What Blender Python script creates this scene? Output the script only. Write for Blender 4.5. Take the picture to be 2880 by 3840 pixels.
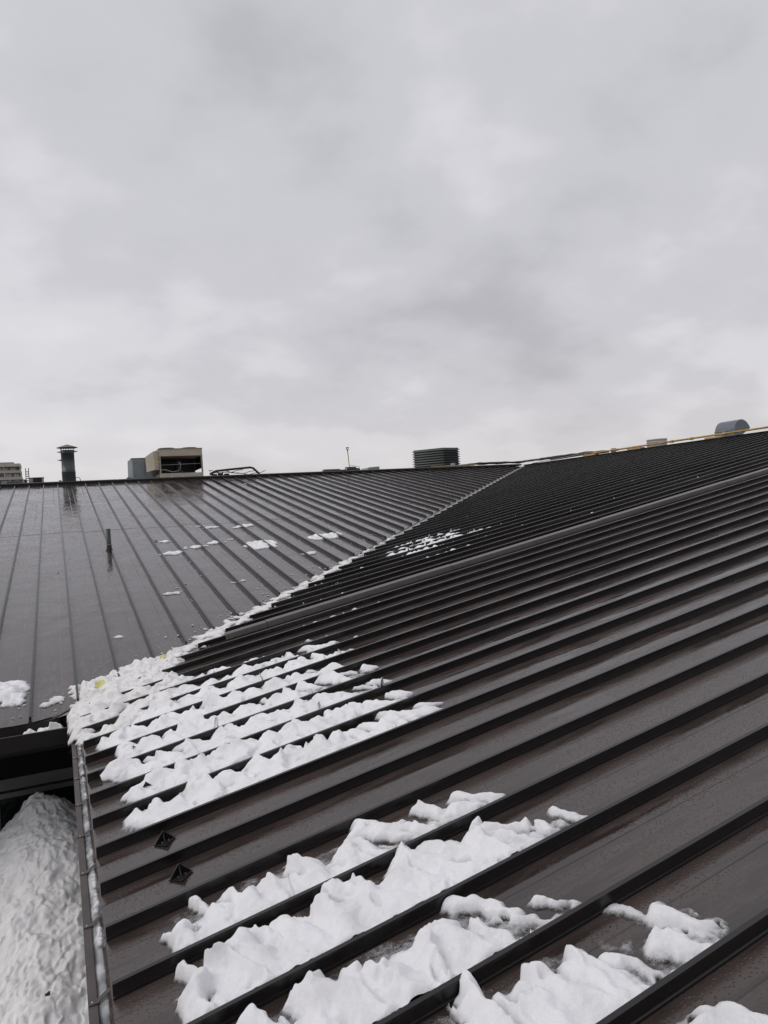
import bpy, math, random
import numpy as np
from mathutils import Matrix, Vector
random.seed(7)
for o in list(bpy.data.objects): bpy.data.objects.remove(o)
sc = bpy.context.scene
col = sc.collection

# ------------------------------------------------------------------ camera
CAM = Vector((-0.0842, -5.0777, 1.8729))
cd = bpy.data.cameras.new('camera'); cam = bpy.data.objects.new('camera', cd); col.objects.link(cam)
rr = Vector((0.90907674, -0.41178151, -0.06336769)); uu = Vector((0.0594495, -0.02233132, 0.9979815)); ff = rr.cross(uu) * -1
m = Matrix((rr, uu, -ff)).transposed().to_4x4(); m.translation = CAM
cam.matrix_world = m
cd.sensor_fit = 'HORIZONTAL'; cd.sensor_width = 36.0; cd.lens = 36.0 * 2704.995 / 2880.0
cd.clip_start = 0.05; cd.clip_end = 6000
sc.camera = cam

# ------------------------------------------------------------------ sky, sun, exposure
SUN_EL, SUN_AZ = math.radians(46), math.radians(282)
SKY_SEED = 7.7
wd = bpy.data.worlds.new('World'); sc.world = wd; wd.use_nodes = True
nt = wd.node_tree; nt.nodes.clear()
def N(tree, typ, **kw):
    n = tree.nodes.new(typ)
    for k, v in kw.items():
        if k.startswith('i_'):
            n.inputs[k[2:].replace('__', ' ')].default_value = v
        elif k.startswith('n_'):
            n.inputs[int(k[2:])].default_value = v
        else: setattr(n, k, v)
    return n
def L(tree, a, b): tree.links.new(a, b)
def math_(tree, op, a, b=None, c=None, clamp=False):
    n = tree.nodes.new('ShaderNodeMath'); n.operation = op; n.use_clamp = clamp
    for i, v in enumerate((a, b, c)):
        if v is None: continue
        if isinstance(v, (int, float)): n.inputs[i].default_value = v
        else: tree.links.new(v, n.inputs[i])
    return n.outputs[0]
def ramp(tree, fac, stops, interp='EASE'):
    n = tree.nodes.new('ShaderNodeValToRGB'); n.color_ramp.interpolation = interp
    el = n.color_ramp.elements
    while len(el) > 1: el.remove(el[-1])
    for i, (p, c) in enumerate(stops):
        e = el[0] if i == 0 else el.new(p)
        e.position = p; e.color = (*c, 1) if len(c) == 3 else c
    if fac is not None: tree.links.new(fac, n.inputs[0])
    return n
def mixc(tree, fac, a, b, mode='MIX'):
    n = tree.nodes.new('ShaderNodeMix'); n.data_type = 'RGBA'; n.blend_type = mode
    for i, v in ((0, fac), (6, a), (7, b)):
        if isinstance(v, (int, float)): n.inputs[i].default_value = v
        elif isinstance(v, tuple): n.inputs[i].default_value = (*v, 1) if len(v) == 3 else v
        else: tree.links.new(v, n.inputs[i])
    return n.outputs[2]

tc = N(nt, 'ShaderNodeTexCoord')
sep = N(nt, 'ShaderNodeSeparateXYZ'); L(nt, tc.outputs['Generated'], sep.inputs[0])
zc = math_(nt, 'MAXIMUM', sep.outputs[2], 0.0)
den = math_(nt, 'ADD', zc, 0.34)
px = math_(nt, 'DIVIDE', sep.outputs[0], den); py = math_(nt, 'DIVIDE', sep.outputs[1], den)
cmb = N(nt, 'ShaderNodeCombineXYZ'); L(nt, px, cmb.inputs[0]); L(nt, py, cmb.inputs[1]); cmb.inputs[2].default_value = SKY_SEED
big = N(nt, 'ShaderNodeTexNoise', i_Scale=1.0, i_Detail=2.0, i_Roughness=0.4, i_Distortion=0.0); L(nt, cmb.outputs[0], big.inputs['Vector'])
off = N(nt, 'ShaderNodeVectorMath', operation='ADD'); L(nt, cmb.outputs[0], off.inputs[0]); off.inputs[1].default_value = (5.3, 1.7, 2.0)
fine = N(nt, 'ShaderNodeTexNoise', i_Scale=3.2, i_Detail=5.0, i_Roughness=0.5, i_Distortion=0.0); L(nt, off.outputs[0], fine.inputs['Vector'])
den_c = math_(nt, 'ADD', math_(nt, 'MULTIPLY', big.outputs[0], 0.56), math_(nt, 'MULTIPLY', fine.outputs[0], 0.44))
cl = ramp(nt, den_c, [(0.36, (0.80, 0.794, 0.832)), (0.46, (0.725, 0.72, 0.765)), (0.54, (0.625, 0.621, 0.668)), (0.68, (0.49, 0.487, 0.53))])
hz = math_(nt, 'POWER', math_(nt, 'SUBTRACT', 1.0, zc, clamp=True), 10.0)
hzf = math_(nt, 'MULTIPLY', hz, 0.70)
cloud = mixc(nt, hzf, cl.outputs[0], (0.755, 0.70, 0.675))
sky = N(nt, 'ShaderNodeTexSky'); sky.sky_type = 'NISHITA'; sky.sun_disc = False
sky.sun_elevation = SUN_EL; sky.sun_rotation = SUN_AZ; sky.air_density = 2.0; sky.dust_density = 4.0
bg1 = N(nt, 'ShaderNodeBackground', i_Strength=0.05); L(nt, sky.outputs[0], bg1.inputs[0])
bg2 = N(nt, 'ShaderNodeBackground', i_Strength=1.0); L(nt, cloud, bg2.inputs[0])
mx = N(nt, 'ShaderNodeMixShader', n_0=0.94); L(nt, bg1.outputs[0], mx.inputs[1]); L(nt, bg2.outputs[0], mx.inputs[2])
wo = N(nt, 'ShaderNodeOutputWorld'); L(nt, mx.outputs[0], wo.inputs[0])

sd = bpy.data.lights.new('sun', 'SUN'); sd.energy = 1.0; sd.angle = math.radians(40); sd.color = (1.0, 0.97, 0.94)
so = bpy.data.objects.new('sun', sd); col.objects.link(so)
so.rotation_euler = Vector((math.sin(SUN_AZ) * math.cos(SUN_EL), math.cos(SUN_AZ) * math.cos(SUN_EL), math.sin(SUN_EL))).to_track_quat('Z', 'Y').to_euler(); so.location = (10, 0, 40)
sc.view_settings.view_transform = 'Standard'; sc.view_settings.look = 'None'
sc.view_settings.exposure = 0.0; sc.view_settings.gamma = 1.0; sc.view_settings.use_curve_mapping = False
sc.render.engine = 'CYCLES'

# ------------------------------------------------------------------ dimensions of the roof
PITCH = 0.17093; T = math.tan(PITCH)
SA = 0.45; YA0 = 2.0687          # rib k of the near slope stands at y = YA0 - k*SA
SB = 0.4529; XB0 = -1.3586       # rib k of the far slope stands at x = XB0 + k*SB
YV = 3.2476; W = 20.2            # valley through (0, YV); slope length in plan
ZR = W * T
HR = 0.06                        # rib height
def ground(x, y): return np.maximum(x * T, (y - YV) * T)

# ------------------------------------------------------------------ numpy noise
def _hash(ix, iy, seed):
    h = (ix.astype(np.int64) * 374761393 + iy.astype(np.int64) * 668265263 + seed * 1442695041) & 0xffffffff
    h = ((h ^ (h >> 13)) * 1274126177) & 0xffffffff
    h = ((h ^ (h >> 16)) * 2246822519) & 0xffffffff
    return (h ^ (h >> 15)) & 0xffffffff
def perlin(x, y, seed=0):
    x, y = np.broadcast_arrays(np.asarray(x, float), np.asarray(y, float))
    ix, iy = np.floor(x), np.floor(y); fx, fy = x - ix, y - iy
    ux = fx * fx * fx * (fx * (fx * 6 - 15) + 10); uy = fy * fy * fy * (fy * (fy * 6 - 15) + 10)
    def g(dx, dy):
        a = _hash(ix + dx, iy + dy, seed) / 4294967296.0 * 2 * np.pi
        return np.cos(a) * (fx - dx) + np.sin(a) * (fy - dy)
    a, b, c, d = g(0, 0), g(1, 0), g(0, 1), g(1, 1)
    return (a + ux * (b - a) + uy * ((c + ux * (d - c)) - (a + ux * (b - a)))) * 1.5
def fbm(x, y, seed=0, octv=4, gain=0.5):
    s, a, t = 0.0, 1.0, 0.0
    for i in range(octv):
        s = s + a * perlin(x * 2 ** i, y * 2 ** i, seed + i * 17); t += a; a *= gain
    return s / t
def sstep(a, b, x):
    t = np.clip((x - a) / (b - a), 0, 1); return t * t * (3 - 2 * t)

# ------------------------------------------------------------------ object helpers
def tag(o, label=None, cat=None, group=None, kind=None):
    if label: o['label'] = label
    if cat: o['category'] = cat
    if group: o['group'] = group
    if kind: o['kind'] = kind
    return o
def empty(name, loc=(0, 0, 0), parent=None):
    o = bpy.data.objects.new(name, None); o.location = loc; o.empty_display_size = 0.1
    col.objects.link(o)
    if parent: o.parent = parent
    return o
def link(name, me, mat, parent=None):
    if mat and not me.materials: me.materials.append(mat)
    o = bpy.data.objects.new(name, me); col.objects.link(o)
    if parent:
        o.parent = parent
        # parents are never rotated: keep world-space vertices by undoing the location
        p = parent; v = Vector((0, 0, 0))
        while p: v += p.location; p = p.parent
        o.location = -v
    return o
class MB:
    def __init__(s): s.v = []; s.f = []; s.sm = []
    def add(s, vs, fs, smooth=False):
        n = len(s.v); s.v += [tuple(p) for p in vs]; s.f += [tuple(i + n for i in f) for f in fs]; s.sm += [smooth] * len(fs); return s
    def box(s, a, b):
        x0, y0, z0 = a; x1, y1, z1 = b
        return s.add([(x0, y0, z0), (x1, y0, z0), (x1, y1, z0), (x0, y1, z0), (x0, y0, z1), (x1, y0, z1), (x1, y1, z1), (x0, y1, z1)],
                     [(0, 3, 2, 1), (4, 5, 6, 7), (0, 1, 5, 4), (1, 2, 6, 5), (2, 3, 7, 6), (3, 0, 4, 7)])
    def hexa(s, p): # 8 points, bottom 4 then top 4
        return s.add(p, [(0, 3, 2, 1), (4, 5, 6, 7), (0, 1, 5, 4), (1, 2, 6, 5), (2, 3, 7, 6), (3, 0, 4, 7)])
    def prism(s, poly, z0, z1): # poly xy ; z0,z1 callables or numbers
        n = len(poly); f = lambda z, p: z(*p) if callable(z) else z
        return s.add([(x, y, f(z0, (x, y))) for x, y in poly] + [(x, y, f(z1, (x, y))) for x, y in poly],
                     [tuple(range(n))[::-1], tuple(range(n, 2 * n))] + [(i, (i + 1) % n, n + (i + 1) % n, n + i) for i in range(n)])
    def tube(s, pts, r, n=10, cap=True, smooth=True):
        pts = [Vector(p) for p in pts]; rs = r if isinstance(r, (list, tuple)) else [r] * len(pts)
        vs = []
        up = Vector((0, 0, 1))
        for i, p in enumerate(pts):
            d = (pts[min(i + 1, len(pts) - 1)] - pts[max(i - 1, 0)]).normalized()
            a = d.cross(up)
            if a.length < 1e-3: a = d.cross(Vector((1, 0, 0)))
            a.normalize(); b = d.cross(a)
            for j in range(n):
                t = 2 * math.pi * j / n; vs.append(p + (a * math.cos(t) + b * math.sin(t)) * rs[i])
        fs = [(i * n + j, i * n + (j + 1) % n, (i + 1) * n + (j + 1) % n, (i + 1) * n + j) for i in range(len(pts) - 1) for j in range(n)]
        s.add(vs, fs, smooth)
        if cap:
            k = len(s.v) - len(vs)
            s.f += [tuple(k + j for j in range(n)), tuple(k + (len(pts) - 1) * n + j for j in range(n))[::-1]]; s.sm += [False, False]
        return s
    def lathe(s, c, prof, n=28, smooth=True):
        cx, cy = c; vs = [(cx + r * math.cos(2 * math.pi * j / n), cy + r * math.sin(2 * math.pi * j / n), z) for r, z in prof for j in range(n)]
        fs = [(i * n + j, i * n + (j + 1) % n, (i + 1) * n + (j + 1) % n, (i + 1) * n + j) for i in range(len(prof) - 1) for j in range(n)]
        return s.add(vs, fs, smooth)
    def mesh(s, name):
        me = bpy.data.meshes.new(name); me.from_pydata(s.v, [], s.f); me.polygons.foreach_set('use_smooth', s.sm); me.update(); return me
    def build(s, name, mat, parent=None, bevel=0):
        o = link(name, s.mesh(name), mat, parent)
        if bevel:
            b = o.modifiers.new('bevel', 'BEVEL'); b.width = bevel; b.segments = 2; b.limit_method = 'ANGLE'
        return o

# ------------------------------------------------------------------ materials
def mat(name, base, rough=0.5, metal=0.0, spec=0.5, bump=None, var=0.0, vscale=3.0, coat=0.0):
    m = bpy.data.materials.new(name); m.use_nodes = True; t = m.node_tree; b = t.nodes['Principled BSDF']
    b.inputs['Roughness'].default_value = rough; b.inputs['Metallic'].default_value = metal
    b.inputs['Specular IOR Level'].default_value = spec; b.inputs['Coat Weight'].default_value = coat
    b.inputs['Base Color'].default_value = (*base, 1)
    g = N(t, 'ShaderNodeNewGeometry')
    if var:
        n = N(t, 'ShaderNodeTexNoise', i_Scale=vscale, i_Detail=5.0, i_Roughness=0.6); L(t, g.outputs['Position'], n.inputs['Vector'])
        r = ramp(t, n.outputs[0], [(0.25, tuple(c * (1 - var) for c in base)), (0.75, tuple(min(1, c * (1 + var)) for c in base))])
        L(t, r.outputs[0], b.inputs['Base Color'])
        rr_ = math_(t, 'MULTIPLY_ADD', n.outputs[0], 0.2, rough - 0.1, clamp=True); L(t, rr_, b.inputs['Roughness'])
    if bump:
        sc_, st = bump
        n2 = N(t, 'ShaderNodeTexNoise', i_Scale=sc_, i_Detail=4.0); L(t, g.outputs['Position'], n2.inputs['Vector'])
        bp = N(t, 'ShaderNodeBump', i_Strength=1.0, i_Distance=st); L(t, n2.outputs[0], bp.inputs['Height']); L(t, bp.outputs[0], b.inputs['Normal'])
    return m

def roof_mat(name, stretch, base, droplets, lo_w=0.35, edge=(0.43, 0.56), dry=0.17, fine=0.35, wetr=0.075, wave=0.006, veins=False, spec=0.70):
    """wet, dark brown painted steel: long drying streaks change the gloss, beads of water and slight oil-canning the relief"""
    m = bpy.data.materials.new(name); m.use_nodes = True; t = m.node_tree; b = t.nodes['Principled BSDF']
    g = N(t, 'ShaderNodeNewGeometry')
    oi = N(t, 'ShaderNodeObjectInfo')
    add = N(t, 'ShaderNodeVectorMath', operation='MULTIPLY_ADD'); L(t, oi.outputs['Random'], add.inputs[0]); add.inputs[1].default_value = (0, 0, 9); L(t, g.outputs['Position'], add.inputs[2])
    mp = N(t, 'ShaderNodeMapping'); mp.inputs['Scale'].default_value = stretch; L(t, add.outputs[0], mp.inputs[0])
    st = N(t, 'ShaderNodeTexNoise', i_Scale=9.0, i_Detail=6.0, i_Roughness=0.62, i_Distortion=0.6); L(t, mp.outputs[0], st.inputs['Vector'])
    lo = N(t, 'ShaderNodeTexNoise', i_Scale=0.9, i_Detail=3.0); L(t, add.outputs[0], lo.inputs['Vector'])
    # wet film patches (smooth) against beaded / drying patches (rough)
    wet = math_(t, 'ADD', math_(t, 'MULTIPLY', st.outputs[0], 1 - lo_w), math_(t, 'MULTIPLY', lo.outputs[0], lo_w))
    wr = ramp(t, wet, [(edge[0], (0, 0, 0)), (edge[1], (1, 1, 1))])
    if veins:
        # drying film: a net of water runs between the dry cells, closed film elsewhere
        wp = N(t, 'ShaderNodeTexNoise', i_Scale=6.0, i_Detail=3.0); L(t, g.outputs['Position'], wp.inputs['Vector'])
        wa = N(t, 'ShaderNodeVectorMath', operation='MULTIPLY_ADD'); L(t, wp.outputs['Color'], wa.inputs[0]); wa.inputs[1].default_value = (0.12, 0.25, 0.0); L(t, add.outputs[0], wa.inputs[2])
        vm = N(t, 'ShaderNodeMapping'); vm.inputs['Scale'].default_value = (13.0, 4.0, 4.0); L(t, wa.outputs[0], vm.inputs[0])
        ve = N(t, 'ShaderNodeTexVoronoi', i_Scale=1.0, feature='DISTANCE_TO_EDGE'); L(t, vm.outputs[0], ve.inputs['Vector'])
        cell = ramp(t, ve.outputs['Distance'], [(0.05, (0, 0, 0)), (0.13, (1, 1, 1))])
        ms = ramp(t, wet, [(0.44, (0, 0, 0)), (0.54, (1, 1, 1))])
        wr = mixc(t, 1.0, cell.outputs[0], ms.outputs[0], 'MULTIPLY').node
        wr_out = wr.outputs[2]
    else: wr_out = wr.outputs[0]
    rough = math_(t, 'MULTIPLY_ADD', wr_out, dry, wetr); L(t, rough, b.inputs['Roughness'])
    c = mixc(t, wr_out, tuple(x * 0.70 for x in base), tuple(x * 1.55 for x in base))
    dn = N(t, 'ShaderNodeTexNoise', i_Scale=2.3, i_Detail=4.0); L(t, g.outputs['Position'], dn.inputs['Vector'])
    c = mixc(t, math_(t, 'MULTIPLY', dn.outputs[0], 0.25), c, tuple(x * 2.1 for x in base))
    # grime left along the run of the water
    gm = N(t, 'ShaderNodeMapping'); gm.inputs['Scale'].default_value = tuple(0.3 if q < 0.5 else 9.0 * q for q in stretch); L(t, add.outputs[0], gm.inputs[0])
    gn = N(t, 'ShaderNodeTexNoise', i_Scale=3.0, i_Detail=4.0, i_Roughness=0.6); L(t, gm.outputs[0], gn.inputs['Vector'])
    gr = ramp(t, gn.outputs[0], [(0.52, (0, 0, 0)), (0.70, (1, 1, 1))])
    c = mixc(t, math_(t, 'MULTIPLY', gr.outputs[0], 0.32), c, tuple(x * 2.4 + 0.01 for x in base))
    L(t, c, b.inputs['Base Color'])
    b.inputs['Specular IOR Level'].default_value = spec
    # relief
    v = N(t, 'ShaderNodeTexVoronoi', i_Scale=70.0, feature='F1'); L(t, g.outputs['Position'], v.inputs['Vector'])
    dr = ramp(t, v.outputs['Distance'], [(0.12, (1, 1, 1)), (0.42, (0, 0, 0))])
    dm = math_(t, 'MULTIPLY', dr.outputs[0], wr_out)
    b1 = N(t, 'ShaderNodeBump', i_Strength=0.7 * droplets, i_Distance=0.0020); L(t, dm, b1.inputs['Height'])
    w = N(t, 'ShaderNodeTexNoise', i_Scale=2.2, i_Detail=2.0, i_Roughness=0.4); L(t, add.outputs[0], w.inputs['Vector'])
    b2 = N(t, 'ShaderNodeBump', i_Strength=1.0, i_Distance=wave); L(t, w.outputs[0], b2.inputs['Height']); L(t, b1.outputs[0], b2.inputs['Normal'])
    s2 = N(t, 'ShaderNodeBump', i_Strength=fine, i_Distance=0.0006); L(t, st.outputs[0], s2.inputs['Height']); L(t, b2.outputs[0], s2.inputs['Normal'])
    L(t, s2.outputs[0], b.inputs['Normal'])
    return m
BR = (0.034, 0.0250, 0.0218)
M = {}
M['roofA'] = roof_mat('wet brown steel panels near', (0.075, 1.2, 1), BR, 0.8)
M['roofA2'] = roof_mat('wet brown steel panels upslope', (0.075, 1.2, 1), BR, 0.0, fine=0.0)
M['roofB'] = roof_mat('wet brown steel panels far', (2.4, 0.26, 1), (0.046, 0.036, 0.034), 0.0, 0.45, (0.42, 0.58), 0.17, fine=0.03, wetr=0.10, wave=0.009, veins=True, spec=0.9)
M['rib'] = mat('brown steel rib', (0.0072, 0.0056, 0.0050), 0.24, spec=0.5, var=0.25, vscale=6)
M['trim'] = mat('brown painted trim', (0.075, 0.064, 0.060), 0.32, spec=0.6, var=0.25, vscale=5, bump=(60, 0.0006))
M['lip'] = mat('weathered brown gutter', (0.060, 0.048, 0.045), 0.5, spec=0.4, var=0.3, vscale=9, bump=(120, 0.0008))
M['dark'] = mat('black brown fascia', (0.012, 0.010, 0.009), 0.5, spec=0.3, var=0.2)
M['soffit'] = mat('dark soffit', (0.008, 0.0075, 0.007), 0.7, spec=0.2, var=0.2)
M['black'] = mat('black plastic', (0.008, 0.008, 0.008), 0.4, spec=0.4)
M['flash'] = mat('wet grey valley flashing', (0.27, 0.265, 0.26), 0.22, spec=0.5, var=0.35, vscale=5, bump=(25, 0.004))
M['alu'] = mat('anodised window frame', (0.14, 0.135, 0.13), 0.4, metal=0.3, var=0.15)
M['glass'] = mat('dark window glass', (0.006, 0.010, 0.008), 0.03, spec=0.6)
M['wall'] = mat('dark wall cladding', (0.02, 0.018, 0.017), 0.6, var=0.2)
M['beige'] = mat('beige painted steel', (0.44, 0.385, 0.30), 0.5, var=0.12, vscale=2)
M['beige2'] = mat('dull beige steel', (0.30, 0.265, 0.215), 0.55, var=0.15, vscale=2)
M['ggrey'] = mat('blue grey steel', (0.22, 0.25, 0.26), 0.5, var=0.12, vscale=2)
M['flue'] = mat('grey green flue steel', (0.050, 0.062, 0.063), 0.35, metal=0.2, var=0.15, vscale=3)
M['cap'] = mat('tan flue cap', (0.22, 0.185, 0.145), 0.5, var=0.25, vscale=4)
M['louver'] = mat('dark grey louver', (0.045, 0.052, 0.052), 0.45, var=0.1)
M['hood'] = mat('grey hood steel', (0.135, 0.15, 0.17), 0.42, metal=0.1, var=0.12, vscale=3)
M['white'] = mat('grey white vent', (0.55, 0.54, 0.51), 0.5, var=0.15)
M['yellow'] = mat('yellow gas pipe', (0.42, 0.26, 0.055), 0.45, var=0.3, vscale=4)
M['wood'] = mat('pale timber block', (0.42, 0.31, 0.17), 0.7, var=0.2)
M['cable'] = mat('black cable', (0.012, 0.012, 0.013), 0.5)
M['galv'] = mat('galvanised box', (0.33, 0.35, 0.36), 0.4, metal=0.4, var=0.15)
M['copper'] = mat('rusty clamp', (0.20, 0.10, 0.06), 0.6, var=0.3, vscale=40)
M['pvc'] = mat('dark green vent pipe', (0.022, 0.030, 0.028), 0.45, var=0.3, vscale=12)
M['red'] = mat('red scrap', (0.33, 0.012, 0.02), 0.5, var=0.3, vscale=30)
M['yleaf'] = mat('yellow stained leaf', (0.60, 0.55, 0.20), 0.5, var=0.15, vscale=30)
M['bleaf'] = mat('brown leaf', (0.10, 0.045, 0.02), 0.6, var=0.3, vscale=30)
M['conc'] = mat('cream concrete', (0.50, 0.45, 0.39), 0.8, var=0.08, vscale=0.2)
M['balc'] = mat('pale balcony front', (0.42, 0.39, 0.35), 0.8, var=0.08, vscale=0.2)
M['pane'] = mat('apartment glass', (0.05, 0.06, 0.065), 0.1)
M['blind'] = mat('pale blind', (0.33, 0.32, 0.30), 0.7)
M['fr'] = mat('dark apartment frame', (0.03, 0.03, 0.03), 0.5)
M['deck'] = mat('gravel flat roof', (0.16, 0.155, 0.15), 0.9, var=0.3, vscale=3)
M['asph'] = mat('wet asphalt', (0.05, 0.05, 0.052), 0.45, var=0.4, vscale=0.6)
M['steel'] = mat('bright screw', (0.6, 0.6, 0.58), 0.3, metal=0.9)

def snow_mat(name, base, thin=0.013, grain=1.0, dirt=0.0):
    """thin slush lets the roof show through between its grains; deep snow is white and soft"""
    m = bpy.data.materials.new(name); m.use_nodes = True; t = m.node_tree; b = t.nodes['Principled BSDF']
    g = N(t, 'ShaderNodeNewGeometry'); at = N(t, 'ShaderNodeAttribute', attribute_name='thick')
    n1 = N(t, 'ShaderNodeTexNoise', i_Scale=42.0, i_Detail=5.0, i_Roughness=0.65); L(t, g.outputs['Position'], n1.inputs['Vector'])
    n2 = N(t, 'ShaderNodeTexNoise', i_Scale=260.0, i_Detail=3.0, i_Roughness=0.7); L(t, g.outputs['Position'], n2.inputs['Vector'])
    n3 = N(t, 'ShaderNodeTexNoise', i_Scale=5.0, i_Detail=5.0, i_Roughness=0.6); L(t, g.outputs['Position'], n3.inputs['Vector'])
    wetc = tuple(x * 0.62 for x in base)
    dep = math_(t, 'MULTIPLY', at.outputs['Fac'], 1.0 / (max(thin, 0.01) * 2.4))
    dep = math_(t, 'ADD', dep, math_(t, 'MULTIPLY_ADD', n1.outputs[0], 0.5, -0.25), clamp=True)
    c = mixc(t, dep, wetc, base)
    if dirt:
        dr = ramp(t, n3.outputs[0], [(0.40, (1, 1, 1)), (0.70, (1 - dirt, 1 - dirt * 1.04, 1 - dirt * 1.12))])
        c = mixc(t, 1.0, c, dr.outputs[0], 'MULTIPLY')
    L(t, c, b.inputs['Base Color'])
    b.inputs['Roughness'].default_value = 0.55; b.inputs['Specular IOR Level'].default_value = 0.3
    b.inputs['Subsurface Weight'].default_value = 0.22; b.inputs['Subsurface Radius'].default_value = (1.0, 1.0, 1.0); b.inputs['Subsurface Scale'].default_value = 0.02
    h = math_(t, 'ADD', math_(t, 'MULTIPLY', n1.outputs[0], 0.9), math_(t, 'MULTIPLY', n2.outputs[0], 0.45))
    bp = N(t, 'ShaderNodeBump', i_Strength=0.6 * grain, i_Distance=0.008); L(t, h, bp.inputs['Height']); L(t, bp.outputs[0], b.inputs['Normal'])
    if thin > 0:
        a = math_(t, 'ADD', math_(t, 'MULTIPLY', at.outputs['Fac'], 1.0 / thin), math_(t, 'MULTIPLY_ADD', n2.outputs[0], 1.5, -0.75))
        a = math_(t, 'ADD', a, math_(t, 'MULTIPLY_ADD', n1.outputs[0], 1.3, -0.75), clamp=True)
        L(t, a, b.inputs['Alpha'])
    return m
M['snow'] = snow_mat('old wet snow', (0.86, 0.86, 0.88), grain=1.7, dirt=0.12)
M['slush'] = snow_mat('grainy slush', (0.80, 0.795, 0.785), thin=0.012, grain=1.5, dirt=0.12)
M['pile'] = snow_mat('dirty packed snow', (0.90, 0.89, 0.88), thin=0.0, grain=1.5, dirt=0.10)
def ice_mat():
    m = bpy.data.materials.new('gutter ice'); m.use_nodes = True; t = m.node_tree; b = t.nodes['Principled BSDF']
    g = N(t, 'ShaderNodeNewGeometry')
    n = N(t, 'ShaderNodeTexNoise', i_Scale=7.0, i_Detail=6.0, i_Roughness=0.55); L(t, g.outputs['Position'], n.inputs['Vector'])
    r = ramp(t, n.outputs[0], [(0.36, (0.10, 0.105, 0.11)), (0.52, (0.22, 0.225, 0.23)), (0.62, (0.40, 0.40, 0.41))]); L(t, r.outputs[0], b.inputs['Base Color'])
    b.inputs['Roughness'].default_value = 0.16
    bp = N(t, 'ShaderNodeBump', i_Strength=0.6, i_Distance=0.01); L(t, n.outputs[0], bp.inputs['Height']); L(t, bp.outputs[0], b.inputs['Normal'])
    return m
M['ice'] = ice_mat()

# ================================================================== THE BUILDING
X0B, Y0A = -7.0, -6.2            # outer ends of the two wings
ZG = -3.4
bld = tag(empty('metal_roofed_building', (0, 0, 0)), 'low building whose two dark brown ribbed metal roof slopes meet in a slushy valley', 'building')
GAP = 0.36                        # ribs of the near slope stop short of the valley line
# sheathing below the sheets
slopeA = MB().prism([(0.03, Y0A), (W, Y0A), (W, YV + W), (0.03, YV + 0.03)], lambda x, y: x * T - 0.16, lambda x, y: x * T - 0.012).build('roof_slope', M['dark'], bld)
slopeA['label'] = 'near roof slope rising to the right with close black ribs'
slopeB = MB().prism([(X0B, YV - 0.22), (-0.19, YV - 0.22), (W, YV + W + 0.0), (X0B, YV + W)], lambda x, y: (y - YV) * T - 0.16, lambda x, y: (y - YV) * T - 0.012).build('roof_slope', M['dark'], bld)
slopeB['label'] = 'far roof slope rising to the back with wide wet panels'

def strip_mesh(name, rows):
    """rows: list of polylines (same length) -> sheet"""
    n = len(rows[0]); vs = [p for r in rows for p in r]
    fs = [(i * n + j, (i + 1) * n + j, (i + 1) * n + j + 1, i * n + j + 1) for i in range(len(rows) - 1) for j in range(n - 1)]
    mb = MB(); mb.add(vs, fs); return mb

KA0, KA1 = -47, 18
rng = np.random.default_rng(3)
def yA(k): return YA0 - k * SA
def sA(y): return max(0.0, y - YV + GAP)
def wob(k, x, s): return 0.004 * float(perlin(x * 0.35, k * 3.7, s)) + 0.0015 * float(perlin(x * 1.4, k * 3.7, s + 1))
for k in range(KA0, KA1):
    ya, yb = yA(k), yA(k + 1)          # ya far rib, yb near rib
    fr = [0.0, 0.30, 0.309, 0.318, 1.0]; dz = [0, 0, -0.0035, 0, 0]
    fr = [1 - f for f in fr][::-1]; dz = dz[::-1]
    near = k > -14
    nx = 40 if near else 2
    rows = []
    for f, d in zip(fr, dz):
        y = yb + (ya - yb) * f; x0 = sA(y - 0.0)
        xs = [x0 + (W - x0) * (i / (nx - 1)) ** 1.6 for i in range(nx)]
        rows.append([(x, y, x * T + d + (0.003 * float(perlin(x * 1.1, y * 3, 5)) if near and 0 < f < 1 else 0)) for x in xs])
    if sA(ya) == 0:                    # turned-down hem at the eave
        for r in rows: r.insert(0, (r[0][0] - 0.012, r[0][1], r[0][2] - 0.022)); 
    strip_mesh('metal_panel', rows[::-1]).build('metal_panel', M['roofA'] if k > -6 else M['roofA2'], slopeA)
def rib_mesh(p0, p1, side, k, seg, taper=True):
    """seam rib from p0 to p1 along a slope: wide foot flange and a narrow folded top; side = unit vector across the rib"""
    prof = [(-0.020, -0.004), (-0.020, 0.010), (-0.0125, 0.013), (-0.010, HR - 0.012), (-0.014, HR - 0.010), (-0.013, HR), (0.009, HR), (0.010, HR - 0.010), (0.0105, 0.013), (0.018, 0.010), (0.018, -0.004)]
    mb = MB(); vs = []
    for i in range(seg + 1):
        t = (i / seg) ** 1.5; c = p0.lerp(p1, t); ww = wob(k, (c - p0).length + 3, 11) * (1 if -14 < k < 90 else 0.25)
        vs += [c + side * (a + ww * (0.3 + b / HR)) + Vector((0, 0, b)) for a, b in prof]
    n = len(prof)
    mb.add(vs, [(i * n + j, (i + 1) * n + j, (i + 1) * n + j + 1, i * n + j + 1) for i in range(seg) for j in range(n - 1)])
    mb.add([vs[j] for j in range(n)], [tuple(range(n))])
    mb.add([vs[seg * n + j] for j in range(n)], [tuple(range(n))[::-1]])
    return mb
KCAP = -5
for k in range(KA0, KA1 + 1):
    y = yA(k); x0 = max(0.004, y - YV + GAP + 0.02)
    if x0 > W - 0.3: continue
    rib_mesh(Vector((x0, y, x0 * T)), Vector((W - 0.02, y, (W - 0.02) * T)), Vector((0, 1, 0)), k, 40 if k > -14 else 12).build('seam_rib', M['rib'], slopeA)
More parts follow.
